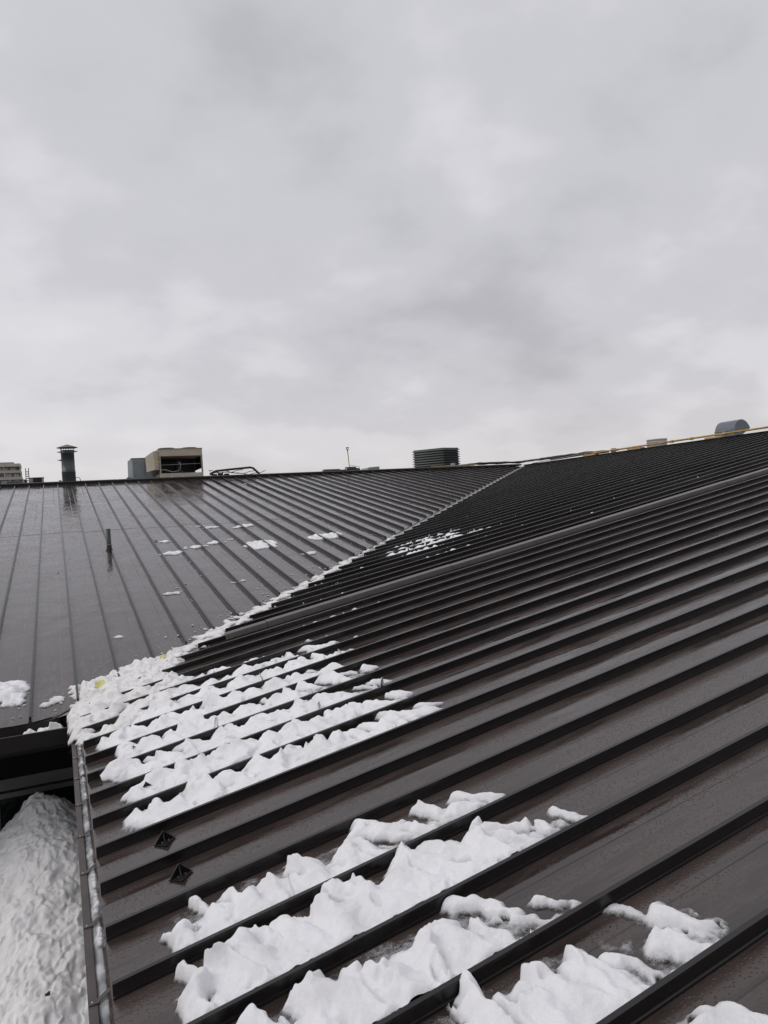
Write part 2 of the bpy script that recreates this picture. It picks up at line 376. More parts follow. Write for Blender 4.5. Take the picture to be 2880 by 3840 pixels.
# broad box cap over one rib of the near slope, in lengths with lap joints
yc = yA(KCAP); xs = [1.80, 2.35, 5.2, 8.1, 11.0, 14.0, 17.0, W - 0.05]
for i in range(len(xs) - 1):
    a, b = xs[i] + 0.004, xs[i + 1] + (0.0 if i < len(xs) - 2 else -0.01); h = 0.076 + 0.004 * (i % 2)
    w0, w1 = 0.062 + 0.002 * (i % 2), 0.052 + 0.002 * (i % 2)
    P = [(a, yc - w0, a * T + 0.004), (b, yc - w0, b * T + 0.004), (b, yc + w0, b * T + 0.004), (a, yc + w0, a * T + 0.004),
         (a, yc - w1, a * T + h), (b, yc - w1, b * T + h), (b, yc + w1, b * T + h + 0.012), (a, yc + w1, a * T + h + 0.012)]
    MB().hexa(P).build('batten_cover', M['trim'], slopeA, bevel=0.004)

# far slope
KB0, KB1 = -12, 48
def xB(k): return XB0 + k * SB
for k in range(KB0, KB1):
    xa, xb = xB(k), xB(k + 1)
    lap = 10.32 + float(rng.uniform(-0.10, 0.10))
    fr = [0.0, 0.66, 0.672, 0.684, 1.0]; dz = [0, 0, -0.003, 0, 0]
    def dB(x): return max(-0.24, x + 0.02)
    for part in (0, 1):
        rows = []
        for f, d in zip(fr, dz):
            x = xa + (xb - xa) * f
            d0, d1 = dB(x), W
            if part == 0: d1 = min(lap + 0.04, W)
            else: d0 = max(d0, lap)
            if d0 >= d1 - 0.02: d0 = d1 - 0.02
            nx = 46 if part == 0 else 8
            up = 0.0035 if part else 0.0
            row = []
            for i in range(nx):
                dd = d0 + (d1 - d0) * (i / (nx - 1)); lift = up * (1 - i / (nx - 1)) if part else 0
                wv = 0.0
                if 0 < f < 1: wv = 0.0045 * float(perlin(dd * 1.25, k * 0.13 + 4, 21)) + 0.003 * float(perlin(dd * 0.6, k * 2.1, 22))
                row.append((x, YV + dd, dd * T + d + lift + wv))
            if part: row.insert(0, (row[0][0], row[0][1], row[0][2] - 0.0035))
            rows.append(row)
        if part == 1 and dB(xa) > lap - 0.3 and dB(xb) < W: pass
        if part == 0 and dB(xa) >= lap: continue
        strip_mesh('metal_panel', rows).build('metal_panel', M['roofB'], slopeB)
for k in range(KB0, KB1):
    x = xB(k); d0 = max(-0.235, x + 0.05)
    if d0 > W - 0.3: continue
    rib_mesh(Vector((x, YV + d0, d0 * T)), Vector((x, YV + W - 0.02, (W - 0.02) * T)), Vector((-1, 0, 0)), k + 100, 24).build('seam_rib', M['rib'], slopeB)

# valley flashing: a shallow tray along the valley, with a folded crease against the far sheets
n = 60; lp = []; 
for side in (0, 1):
    rows = [[], []] if side else [[], [], []]
    for i in range(n + 1):
        s = -0.22 + (W + 0.20) * i / n
        c = Vector((s, YV + s, s * T))
        if side == 0:
            rows[0].append((c.x, c.y, c.z - 0.003)); rows[1].append((c.x + 0.20, c.y, (c.x + 0.20) * T - 0.0045)); rows[2].append((c.x + GAP + 0.06, c.y, (c.x + GAP + 0.06) * T - 0.006))
        else:
            rows[0].append((c.x - 0.02, c.y + 0.03, (c.y + 0.03 - YV) * T - 0.005)); rows[1].append((c.x, c.y, c.z - 0.003))
    lp.append(rows)
mb = strip_mesh('valley', lp[0]); s2 = strip_mesh('valley', lp[1]); mb.add(s2.v, s2.f)
mb.build('valley_flashing', M['flash'], bld)
rows = [[], [], []]
for i in range(n + 1):
    s = -0.235 + (W + 0.2) * i / n
    rows[0].append((s - 0.03, YV + s + 0.004, (s + 0.004) * T + 0.006)); rows[1].append((s + 0.002, YV + s, s * T + 0.014)); rows[2].append((s + 0.006, YV + s - 0.004, s * T - 0.002))
strip_mesh('crease', rows).build('valley_hem', M['rib'], bld)

# ridge caps in lengths
zc_ = ZR
for i, x in enumerate(np.arange(X0B, W - 0.2, 3.02)):
    x1 = min(x + 3.0, W - 0.1)
    pts = [(YV + W - 0.10, -0.10 * T + 0.066), (YV + W - 0.10, -0.10 * T + 0.105), (YV + W + 0.02, 0.122), (YV + W + 0.22, 0.09), (YV + W + 0.22, 0.02)]
    v = [(x, y, ZR + z) for y, z in pts] + [(x1, y, ZR + z) for y, z in pts]; k = len(pts)
    MB().add(v, [(j, j + 1, k + j + 1, k + j) for j in range(k - 1)] + [tuple(range(k)), tuple(range(2 * k - 1, k - 1, -1))]).build('ridge_cap', M['dark'], slopeB)
for k in range(KB0, KB1):     # closure plates between the ribs under the cap
    x, x1 = xB(k) + 0.012, xB(k + 1) - 0.012
    if x1 > W - 0.3: continue
    MB().box((x, YV + W - 0.085, ZR - 0.09 * T), (x1, YV + W - 0.075, ZR + 0.075)).build('ridge_closure', M['dark'], slopeB)
for i, y in enumerate(np.arange(Y0A, YV + W - 0.4, 3.02)):
    y1 = min(y + 3.0, YV + W - 0.1)
    pts = [(W - 0.06, -0.06 * T + 0.061), (W - 0.06, -0.06 * T + 0.068), (W + 0.02, 0.066), (W + 0.22, 0.03), (W + 0.22, -0.04)]
    v = [(x, y, ZR + z) for x, z in pts] + [(x, y1, ZR + z) for x, z in pts]; k = len(pts)
    MB().add(v, [(k + j, k + j + 1, j + 1, j) for j in range(k - 1)] + [tuple(range(k))[::-1], tuple(range(k, 2 * k))]).build('ridge_cap', M['rib'], slopeA)
# flat roof behind the ridges
MB().box((X0B, YV + W + 0.02, ZR - 0.9), (60, 62, ZR - 0.12)).build('flat_roof', M['deck'], bld)
MB().box((W + 0.02, Y0A, ZR - 0.9), (60, YV + W + 0.01, ZR - 0.121)).build('flat_roof', M['deck'], bld)

# gutters
ga = MB()
ga.box((-0.088, Y0A, -0.155), (-0.082, 2.70, -0.042)); ga.box((-0.082, Y0A, -0.155), (0.03, 2.70, -0.149)); ga.box((-0.088, Y0A, -0.0415), (-0.052, 2.70, -0.036)); ga.box((-0.058, Y0A, -0.056), (-0.052, 2.70, -0.0416))
gutA = ga.build('gutter', M['lip'], bld); gutA['label'] = 'brown box gutter along the near eave, filled with ice'
for y in (1.5, 0.95, 0.38, -0.18, -0.71, -1.295, -1.91, -2.55, -3.15, -3.75, -4.4, -5.0):
    a = random.uniform(-0.012, 0.012)
    q = [(-0.0875, -0.018, -0.0355), (-0.052, -0.018, -0.0335), (0.004, 0.006 + a, -0.004), (0.004, 0.036 + a, -0.004), (-0.052, 0.014, -0.0335), (-0.0875, 0.014, -0.0355)]
    v = [(x, y + dy, z) for x, dy, z in q] + [(x, y + dy, z + 0.003) for x, dy, z in q]
    MB().add(v, [(0, 1, 4, 5), (1, 2, 3, 4), (6, 11, 10, 7), (7, 10, 9, 8), (0, 6, 7, 1), (1, 7, 8, 2), (5, 4, 10, 11), (4, 3, 9, 10), (0, 5, 11, 6), (2, 8, 9, 3)]).build('gutter_strap', M['lip'], gutA)
    MB().lathe((-0.072, y + 0.0), [(0.004, -0.0325), (0.004, -0.0305), (0.0, -0.030)], 8).build('screw', M['steel'], gutA)
ye = YV - 0.24
gb = MB()
gb.box((X0B, 2.735, -0.235), (-0.062, 2.742, -0.088)); gb.box((X0B, 2.742, -0.235), (-0.062, ye + 0.05, -0.228)); gb.box((X0B, 2.735, -0.0875), (-0.062, 2.765, -0.082)); gb.box((-0.069, 2.743, -0.226), (-0.062, ye + 0.05, -0.095))
gutB = gb.build('gutter', M['dark'], bld); gutB['label'] = 'deep black gutter under the far slope beside the inner corner'
MB().box((X0B, ye + 0.06, -0.36), (0.02, ye + 0.08, -0.06)).build('fascia', M['dark'], bld)
MB().box((0.035, Y0A, -0.30), (0.055, ye + 0.05, -0.03)).build('fascia', M['dark'], bld)
MB().box((X0B, ye + 0.081, -0.36), (1.0, 4.0, -0.34)).build('soffit', M['soffit'], bld)
MB().box((0.056, Y0A, -0.30), (1.0, ye + 0.08, -0.28)).build('soffit', M['soffit'], bld)
# walls under the eaves with the corner window
MB().box((X0B, 4.0, -0.84), (1.2, 4.2, -0.30)).build('wall', M['soffit'], bld)
MB().box((1.0, Y0A, ZG), (1.2, 3.99, -0.24)).build('wall', M['wall'], bld)
MB().box((X0B, 4.02, ZG), (1.0, 4.2, -2.75)).build('wall', M['wall'], bld)
win = MB().box((X0B, 3.955, -0.965), (0.995, 4.05, -0.842)).box((X0B, 3.985, -1.06), (0.995, 4.05, -1.005)).build('window_frame', M['alu'], bld)
for x in (-5.35, -3.85, -2.35, -0.90, 0.93):
    MB().box((x, 3.982, -2.75), (x + 0.05, 4.05, -1.061)).build('mullion', M['alu'], win)
for x0, x1 in ((-5.30, -3.85), (-3.80, -2.35), (-2.30, -0.90), (-0.85, 0.93)):
    MB().box((x0 + 0.012, 4.01, -2.745), (x1 - 0.002, 4.02, -1.062)).build('window_pane', M['glass'], win)
MB().box((X0B, 4.07, -1.004), (0.99, 4.12, -0.966)).build('head_joint', M['black'], win)
MB().box((X0B, 9.0, ZG), (W, 9.2, -0.4)).build('wall', M['wall'], bld)

# pyramid snow guards, one in each panel near the eave
def guard(xc, yc):
    def P(dx, dy, dz): return (xc + dx, yc + dy, (xc + dx) * T + dz)
    Lp, F, R_, B = (-0.060, 0.0), (-0.004, -0.062), (0.058, 0.004), (0.0, 0.035); A = (-0.006, 0.022, 0.066)
    mb = MB()
    def tri(a, b, c, th=0.003):
        n = (Vector(b) - Vector(a)).cross(Vector(c) - Vector(a)).normalized() * th
        v = [Vector(p) for p in (a, b, c)]; v += [p + n for p in v]
        mb.add(v, [(0, 2, 1), (3, 4, 5), (0, 1, 4, 3), (1, 2, 5, 4), (2, 0, 3, 5)])
    mb.add([P(*q, 0.003) for q in (Lp, F, R_, B)] + [P(*q, 0.006) for q in (Lp, F, R_, B)], [(0, 1, 2, 3), (4, 5, 6, 7), (0, 1, 5, 4), (1, 2, 6, 5), (2, 3, 7, 6), (3, 0, 4, 7)])
    tri(P(*Lp, 0.006), P(*B, 0.006), P(*A)); tri(P(*B, 0.006), P(*R_, 0.006), P(*A))
    g = mb.build('snow_guard', M['black'], slopeA)
    MB().tube([P(*A), P(*F, 0.008)], 0.0022, 6).tube([P(*Lp, 0.008), P(*F, 0.008), P(*R_, 0.008)], 0.003, 6).build('guard_edge', M['black'], slopeA)
    for q in ((-0.015, -0.012), (0.022, -0.006)): MB().tube([P(*q, 0.006), P(*q, 0.013)], 0.0045, 6, smooth=False).build('guard_bolt', M['alu'], slopeA)
    return g
for k in (2, 3, 4, 5, 6, 7, 9, 10, 11, 12, 13):
    guard(0.362 + (0.02 if k % 2 else 0), yA(k) - 0.40 * SA - 0.015 if k not in (6, 7) else {6: -0.795, 7: -1.258}[k])

# ================================================================== SNOW
def grid_mesh(name, X, Y, Z, thick, keep, mt, parent=None, smooth=True):
    nu, nv = X.shape
    idx = np.arange(nu * nv).reshape(nu, nv)
    q = np.stack([idx[:-1, :-1], idx[1:, :-1], idx[1:, 1:], idx[:-1, 1:]], -1)[keep]
    used, inv = np.unique(q.ravel(), return_inverse=True); q = inv.reshape(-1, 4)
    co = np.stack([X.ravel()[used], Y.ravel()[used], Z.ravel()[used]], -1)
    me = bpy.data.meshes.new(name)
    me.vertices.add(len(co)); me.vertices.foreach_set('co', co.astype(np.float32).ravel())
    me.loops.add(q.size); me.loops.foreach_set('vertex_index', q.astype(np.int32).ravel())
    me.polygons.add(len(q)); me.polygons.foreach_set('loop_start', np.arange(0, q.size, 4, dtype=np.int32))
    me.polygons.foreach_set('loop_total', np.full(len(q), 4, dtype=np.int32))
    me.polygons.foreach_set('use_smooth', np.full(len(q), smooth))
    a = me.attributes.new('thick', 'FLOAT', 'POINT'); a.data.foreach_set('value', np.maximum(thick.ravel()[used], 0).astype(np.float32))
    me.update(calc_edges=True); me.validate()
    return link(name, me, mt, parent)

def keepmask(H, lim=-0.004):
    return np.maximum(np.maximum(H[:-1, :-1], H[1:, :-1]), np.maximum(H[1:, 1:], H[:-1, 1:])) > lim

def blur(H, n):
    for _ in range(n):
        P = np.pad(H, 1, mode='edge')
        H = 0.25 * P[1:-1, 1:-1] + 0.125 * (P[:-2, 1:-1] + P[2:, 1:-1] + P[1:-1, :-2] + P[1:-1, 2:]) + 0.0625 * (P[:-2, :-2] + P[2:, :-2] + P[:-2, 2:] + P[2:, 2:])
    return H
def snow_strip(k, u0, u1, ud, seed, Hm=0.085, cover=0.8, res=0.007, label='', step=0.135, keep_end=0.55):
    """snow lying in the pan between rib k (far) and rib k+1 (near): slumped lobes leaning across the pan over a base of slush,
    closed from u0 to ud, breaking up into single lobes and scraps from there to u1"""
    yn = yA(k + 1) + 0.012; wv = SA - 0.026; s = seed * 31; rs = np.random.default_rng(900 + seed)
    nu, nv = int((u1 - u0 + 0.36) / res), int(wv / res)
    U, V = np.meshgrid(np.linspace(u0 - 0.18, u1 + 0.18, nu), np.linspace(0, wv, nv), indexing='ij')
    wu = U + 0.050 * fbm(U * 6, V * 6, s + 1, 3) + 0.027 * fbm(U * 20, V * 20, s + 18, 3, 0.65)
    wvv = V + 0.050 * fbm(U * 6 + 9, V * 6, s + 2, 3) + 0.027 * fbm(U * 20, V * 20 + 7, s + 19, 3, 0.65)
    acc = np.zeros_like(U)
    for gen in (0, 1):
        u = u0 + 0.04
        while u < u1:
            g = float(sstep(ud, u1, np.float64(u)))
            if rs.random() < (1 - g * (1 - keep_end)) * (1.0 if gen == 0 else 0.75):
                sz = (1 - 0.45 * g) * rs.uniform(0.7, 1.2) * (1.0 if gen == 0 else rs.uniform(0.5, 0.85))
                h = Hm * sz * rs.uniform(0.75, 1.25); w = (rs.uniform(0.045, 0.085) if gen == 0 else rs.uniform(0.018, 0.040)) * (1 - 0.2 * g)
                vf = 0.0 if rs.random() > 0.1 + g * 0.7 else rs.uniform(0.02, 0.22)
                ln = min(wv * cover * rs.uniform(0.60, 1.14) * (1 - 0.45 * g), wv * 1.02 - vf)
                lean = -ln * rs.uniform(-0.10, 0.75) - (0.5 * ln * g)
                ax, ay = lean, ln; n2 = ax * ax + ay * ay; n1 = math.sqrt(n2)
                du, dv = wu - (u - lean * 0.35), wvv - vf
                a = (du * ax + dv * ay) / n2; b = (du * ay - dv * ax) / n1 + 0.35 * w * np.sin(3.0 * a + rs.uniform(0, 6))
                bb = np.where(b > 0, b / (w * 0.75), -b / (w * 1.5))
                tip = rs.uniform(0.70, 0.9); pk = rs.uniform(0.35, 0.7)
                fa = np.where(a < tip, (1 - pk) + pk * np.clip(a / tip, 0, 1) ** 1.5, np.sqrt(np.clip(1 - ((a - tip) / (1.0 - tip)) ** 2, 0, 1)))
                if vf > 0: fa = fa * np.sqrt(np.clip(1 - (np.clip(0.15 - a, 0, 1) / 0.15) ** 2, 0, 1))
                cs = np.clip(1 - bb, 0, 1) ** rs.uniform(0.55, 0.9) if rs.random() < 0.6 else np.sqrt(np.clip(1 - bb ** 2, 0, 1))
                acc += np.maximum(h * fa * cs, 0) ** 5
            u += step * rs.uniform(0.65, 1.35) * (1.0 if gen == 0 else 0.55)
    H = acc ** 0.2
    H = blur(H, 2 if res < 0.012 else 1)
    # base of slush between the lobes
    E_ = wv * cover * 0.74 + 0.10 * fbm(U * 2.6, V * 0 + s * 0.37, s + 3, 2) + 0.04 * fbm(U * 14, V * 10, s + 5, 3)
    low = (U - u0 - 0.02) + 0.06 * fbm(V * 9, U * 0 + seed, s + 6, 3)
    dens = sstep(ud - 0.15, u1, U); blob = fbm(wu * 4.2, wvv * 5.5, s + 7, 3)
    m = np.minimum(E_ - V, low) - dens * (0.09 + 0.55 * (0.40 - blob)) - sstep(u1 - 0.1, u1, U) * 0.5
    q = m / 0.04
    base = Hm * 0.40 * (1 + 0.6 * fbm(U * 9, V * 9, s + 8, 3)) * (1 - 0.72 * dens) * (1 - np.exp(-np.maximum(q, 0) * 1.3))
    film = 0.0125 * np.clip(1 + q * 0.35 + 0.9 * fbm(U * 9, V * 9, s + 30, 2), 0, 1) * (low > 0) * (0.55 + 0.45 * dens) * (V < wv * 0.97)
    H = (H ** 4 + np.maximum(base, 0) ** 4 + film ** 4) ** 0.25
    H = H * (1 + 0.13 * fbm(U * 15 + V * 5, V * 5, s + 10, 2) + 0.08 * fbm(U * 9, V * 9, s + 21, 2)) + np.where(H > 0.012, 0.0075 * fbm(U * 19, V * 15, s + 20, 4, 0.62) - 0.030 * sstep(0.50, 0.66, perlin(U * 11, V * 11, s + 22)), 0)
    H = np.where(H > 0.0008, np.minimum(H, 0.049 + V * 1.3 + 0.010 * fbm(U * 20, V * 20, s + 13, 2)), np.maximum(q * 0.02, -0.008))
    up = np.maximum(H, 0)
    X = U + up * (0.42 * perlin(U * 7, V * 5, s + 14) + 0.10 * perlin(U * 20, V * 20, s + 15) - 0.10)
    Y = yn + V + np.minimum(up * (0.18 + 0.40 * perlin(U * 7 + 4, V * 5, s + 16) + 0.08 * perlin(U * 20, V * 20 + 4, s + 17)), wv - V - 0.004)
    Y = np.maximum(Y, yn)
    Z = U * T + np.maximum(H, -0.008) + 0.001
    o = grid_mesh('snow_strip', X, Y, Z, H, keepmask(H), M['snow'])
    return tag(o, label, 'snow', 'snow strips lying between the ribs of the near slope')

E = snow_strip
LOW = 'snow strip '
E(12, 1.30, 2.15, 1.40, 1, 0.055, 0.70, 0.006, 'scattered snow lumps in the panel at the bottom right corner', keep_end=0.8)
E(11, 0.30, 2.02, 1.40, 2, 0.086, 0.86, 0.006, 'big snow strip at the bottom edge that breaks into slabs at the right', keep_end=0.9)
E(10, 0.30, 1.70, 1.18, 3, 0.102, 0.88, 0.006, 'snow strip with jagged crests at the bottom edge, below the longest lower strip', keep_end=0.65)
E(9, 0.28, 2.10, 1.40, 4, 0.106, 0.90, 0.006, 'thickest long snow strip in the middle of the lower group, second below the black guards', keep_end=0.65)
E(8, 0.27, 2.05, 0.80, 5, 0.082, 0.72, 0.006, 'topmost snow strip of the lower group, thinning to small scraps on the right', keep_end=0.6)
E(5, 0.27, 2.40, 1.65, 6, 0.094, 0.92, 0.008, 'lowest snow strip of the upper snow field, its edge along the bare panels', step=0.115)
E(4, 0.30, 2.38, 1.65, 7, 0.096, 0.93, 0.008, 'second snow strip from the bottom of the upper snow field', step=0.115)
E(3, 0.28, 2.36, 1.65, 8, 0.096, 0.94, 0.009, 'third snow strip from the bottom of the upper snow field', step=0.115)
E(2, 0.29, 2.45, 1.6, 9, 0.092, 0.96, 0.009, 'fourth snow strip from the bottom of the upper snow field', step=0.115)
E(1, 0.16, 2.55, 1.6, 10, 0.092, 0.98, 0.010, 'fifth snow strip from the bottom of the upper field, starting at the gutter', step=0.115)
E(0, 0.45, 2.70, 1.6, 11, 0.090, 0.98, 0.010, 'snow strip joining the dirty valley heap at its left end', step=0.115)
E(-1, 0.70, 2.85, 1.6, 12, 0.075, 0.80, 0.011, 'ragged snow strip just above the valley heap, second below the box capped rib')
E(-2, 1.05, 2.75, 1.2, 13, 0.060, 0.60, 0.011, 'sparse top snow strip of the upper field, nearest the box capped rib', keep_end=0.35)
def far_strip(k, u0, u1, seed, Hm, cover, label): return E(k, u0, u1, u0 + 0.6 * (u1 - u0), seed, Hm, cover, 0.016, label, 0.17)
far_strip(-14, 6.2, 8.0, 21, 0.05, 0.75, 'thin white snow strip far up the near slope, topmost of four beside the valley')
far_strip(-13, 5.9, 7.8, 22, 0.055, 0.85, 'white snow strip far up the near slope, second of four beside the valley')
far_strip(-12, 5.6, 8.0, 23, 0.055, 0.85, 'white snow strip far up the near slope, third of four beside the valley')
far_strip(-11, 5.6, 6.6, 24, 0.06, 0.70, 'white snow strip far up the near slope, lowest of four beside the valley')
far_strip(-9, 5.6, 6.6, 25, 0.05, 0.5, 'grey slush strip just above the box capped rib, below the four white strips')
far_strip(-4, 2.3, 3.9, 26, 0.04, 0.45, 'thin melting snow strip just below the box capped rib')
far_strip(-7, 3.1, 4.0, 27, 0.04, 0.4, 'few slush crumbs in the second panel above the box capped rib')

# heap in the lower valley, lying over both slopes and the gutter corner
def capsule_sdf(X, Y, pts):
    d = np.full(X.shape, -9.0)
    for (x0, y0, r0), (x1, y1, r1) in zip(pts[:-1], pts[1:]):
        dx, dy = x1 - x0, y1 - y0; t = np.clip(((X - x0) * dx + (Y - y0) * dy) / (dx * dx + dy * dy + 1e-9), 0, 1)
        d = np.maximum(d, r0 + (r1 - r0) * t - np.hypot(X - x0 - dx * t, Y - y0 - dy * t))
    return d
def heap(name, pts, box, res, seed, Hm, gfun, mt, label, cat='snow', edge=0.07, warp=0.10, lump=1.0, group=None, kind=None, cut=0.0, lmp=9):
    x0, x1, y0, y1 = box
    X, Y = np.meshgrid(np.arange(x0, x1, res), np.arange(y0, y1, res), indexing='ij'); s = seed * 29
    d = capsule_sdf(X, Y, pts) + warp * fbm(X * 4.5, Y * 4.5, s, 3) + warp * 0.5 * fbm(X * 16, Y * 16, s + 5, 3)
    if cut: d = d - cut * sstep(-0.1, 0.35, fbm(X * 6, Y * 6, s + 9, 3))
    q = d / edge
    prof = np.where(q > 0, 1 - np.exp(-np.maximum(q, 0) * 1.2), q * 0.7)
    b = 0.55 + 0.45 * lump * (np.abs(perlin(X * lmp, Y * lmp, s + 1)) - 0.25) + 0.55 * lump * fbm(X * lmp * 1.2, Y * lmp * 1.2, s + 14, 3, 0.5) + 0.35 * fbm(X * 5, Y * 5, s + 2, 3) + 0.42 * lump * (np.abs(perlin(X * lmp * 2.4, Y * lmp * 2.4, s + 3)) - 0.25) + 0.22 * lump * (np.abs(perlin(X * lmp * 5.2, Y * lmp * 5.2, s + 4)) - 0.25) 
    H = blur(np.where(prof > 0, Hm * np.clip(b, 0.12, 2) * prof, prof * Hm), 2)
    up = np.maximum(H, 0)
    XX = X + up * 0.35 * perlin(X * 9, Y * 9, s + 6); YY = Y + up * 0.35 * perlin(X * 9 + 3, Y * 9, s + 8)
    Z = gfun(X, Y) + np.maximum(H, -0.01)
    o = grid_mesh(name, XX, YY, Z, H, keepmask(H), mt)
    return tag(o, label, cat, group, kind)
def gcorner(X, Y):
    z = ground(X, Y)
    # over the gutter corner the snow bridges across and then sags over the edge
    z = np.where(X < 0.0, np.maximum(z, -0.01), z)
    return z - np.where(X < -0.07, np.minimum((-0.07 - X) * 1.2, 0.10), 0)
heap('snow_heap', [(-0.02, 1.80, 0.07), (0.08, 2.30, 0.19), (0.30, 2.85, 0.38), (0.42, 3.45, 0.48), (0.78, 3.92, 0.36), (1.10, 4.15, 0.22), (0.80, 3.4, 0.12), (0.95, 2.75, 0.20), (0.62, 2.25, 0.26), (0.28, 1.78, 0.16)], (-0.118, 1.6, 1.5, 4.9), 0.011, 5, 0.115, gcorner, M['slush'],
     'dirty lumpy snow heap filling the bottom of the roof valley at the gutter corner', edge=0.07, warp=0.12, lmp=8)
heap('snow_heap', [(-0.30, 3.38, 0.07), (-0.12, 3.52, 0.13), (-0.02, 3.72, 0.10)], (-0.6, 0.3, 3.1, 4.1), 0.010, 6, 0.07, ground, M['slush'], 'crumbly snow on the far slope left of the valley heap', edge=0.06, warp=0.10, cut=0.10, lmp=14)
heap('snow_patch', [(-1.15, 3.75, 0.30), (-0.72, 3.95, 0.30), (-0.60, 3.60, 0.12)], (-1.7, -0.455, 3.0, 4.6), 0.010, 7, 0.085, ground, M['snow'], 'layered melting snow patch at the left edge above the black gutter', edge=0.08, warp=0.10, lmp=5)
heap('snow_chunk', [(-0.50, 2.86, 0.06), (-0.36, 2.90, 0.13), (-0.22, 2.90, 0.13), (-0.14, 2.88, 0.06)], (-0.75, -0.075, 2.70, 3.14), 0.008, 8, 0.27, lambda X, Y: 0 * X - 0.20, M['slush'], 'crumbly snow chunk wedged in the black gutter below the valley', edge=0.07, warp=0.05, lmp=14, lump=0.35)
heap('snow_chunk', [(-0.72, 2.85, 0.09), (-0.66, 2.85, 0.07)], (-0.95, -0.5, 2.72, 3.0), 0.008, 9, 0.115, lambda X, Y: 0 * X - 0.20, M['snow'], 'small rounded snow chunk in the black gutter at the left edge', edge=0.05, warp=0.03, lmp=8)
# slush along the valley
vp = [(1.15 + 0.16, 1.15 + YV - 0.02, 0.27), (2.2 + .17, 2.2 + YV, 0.24), (3.3 + .16, 3.3 + YV, 0.21), (4.6 + .16, 4.6 + YV, 0.20), (5.6 + .16, 5.6 + YV, 0.13), (7.0 + .16, 7.0 + YV, 0.06)]
heap('valley_slush', vp, (1.0, 7.6, 4.2, 10.8), 0.016, 10, 0.060, ground, M['slush'], 'crumbled slush lying along the roof valley', 'slush', edge=0.08, warp=0.22, cut=0.27, lmp=12, kind='stuff')
# lumps lying on the far slope: (x, d, half length x, half length d, height)
chunks = [
 (2.04, 7.10, .28, .16, .07, 'oval snow lump on the far slope nearest the red scraps'),
 (2.60, 7.55, .30, .15, .08, 'snow lump straddling a rib, second from left in the row across the far slope'),
 (3.10, 7.82, .26, .12, .08, 'snow lump in the middle of the row across the far slope'),
 (3.50, 8.02, .22, .10, .06, 'flat snow lump at the right end of the row across the far slope'),
 (3.95, 7.25, .24, .42, .07, 'largest snow patch on the far slope, right of the row of lumps'),
 (2.10, 8.40, .20, .12, .05, 'small snow lump above the row, beside a red scrap'),
 (3.20, 10.05, .16, .09, .05, 'snow sliver high on the far slope at the panel lap line'),
 (3.40, 9.72, .24, .16, .06, 'snow lump high on the far slope just below the panel lap line'),
 (4.15, 9.60, .26, .20, .06, 'snow patch high on the far slope, right of the lap line lumps'),
 (1.62, 4.05, .20, .09, .05, 'small snow sliver low on the far slope between two ribs'),
 (0.62, 2.12, .14, .07, .04, 'tiny snow scrap low on the far slope close to the valley heap'),
 (4.70, 6.05, .22, .14, .05, 'snow scrap on the far slope near the middle of the valley'),
 (5.60, 7.60, .42, .34, .07, 'grainy snow patch between ribs beside the upper valley'),
 (2.75, 4.35, .16, .08, .05, 'pair of snow crumbs on the far slope above the valley'),
]
for i, (x, d, a, b, h, lab) in enumerate(chunks):
    y = YV + d
    pts = [(x - a * 0.6, y - b * 0.3, b * 0.75), (x, y, b), (x + a * 0.6, y + b * 0.35, b * 0.7)]
    heap('snow_chunk', pts, (x - a - b - .1, x + a + b + .1, y - 2 * b - .1, y + 2 * b + .1), 0.012 if d < 6 else 0.018, 40 + i, h, ground, M['snow'], lab, edge=0.05, warp=0.10, cut=0.10, lmp=7, group='snow lumps left on the far slope')
# crumbs
def ico(mb, c, r, seed):
    t = (1 + 5 ** .5) / 2
    vs = [(-1, t, 0), (1, t, 0), (-1, -t, 0), (1, -t, 0), (0, -1, t), (0, 1, t), (0, -1, -t), (0, 1, -t), (t, 0, -1), (t, 0, 1), (-t, 0, -1), (-t, 0, 1)]
    rs = np.random.default_rng(seed).uniform(0.35, 1.25, 12)
    fs = [(0, 11, 5), (0, 5, 1), (0, 1, 7), (0, 7, 10), (0, 10, 11), (1, 5, 9), (5, 11, 4), (11, 10, 2), (10, 7, 6), (7, 1, 8), (3, 9, 4), (3, 4, 2), (3, 2, 6), (3, 6, 8), (3, 8, 9), (4, 9, 5), (2, 4, 11), (6, 2, 10), (8, 6, 7), (9, 8, 1)]
    mb.add([(c[0] + v[0] * r * k / 1.9, c[1] + v[1] * r * k / 1.9, c[2] + v[2] * r * k * 0.5 / 1.9) for v, k in zip(vs, rs)], fs, True)
mb = MB(); sd_ = 0
def crumb(x, y, r):
    global sd_
    sd_ += 1; z = float(ground(np.float64(x), np.float64(y))); ico(mb, (x, y, z + r * 0.35), r, sd_)
for i in range(420):
    s = 0.9 + 6.5 * random.random() ** 1.3; o = random.gauss(0, 0.34)
    x, y = s + max(o, -0.1) * 0.8 + 0.1, YV + s + (abs(o) * 1.2 if o < 0.1 else 0) 
    crumb(x, y, random.choice((0.006, 0.008, 0.010, 0.014, 0.022)))
for i in range(100):
    x, y = random.uniform(-0.62, 0.9), 0
    y = YV + max(x, -0.2) + abs(random.gauss(0.1, 0.35)); crumb(x, y, random.choice((0.004, 0.005, 0.007, 0.010, 0.014)))
for i in range(110):
    x = random.uniform(1.5, 6.5); y = YV + x + random.uniform(0.3, 4); crumb(x, y, random.choice((0.008, 0.012, 0.02)))
for i in range(60):
    x = random.uniform(3, 13); y = min(YV + x - 1.2, random.uniform(5.5, 11)); crumb(x, y, random.choice((0.015, 0.02, 0.035)))
mesh_ = mb.mesh('snow_crumbs'); at_ = mesh_.attributes.new('thick', 'FLOAT', 'POINT'); at_.data.foreach_set('value', np.full(len(mb.v), 0.05, dtype=np.float32))
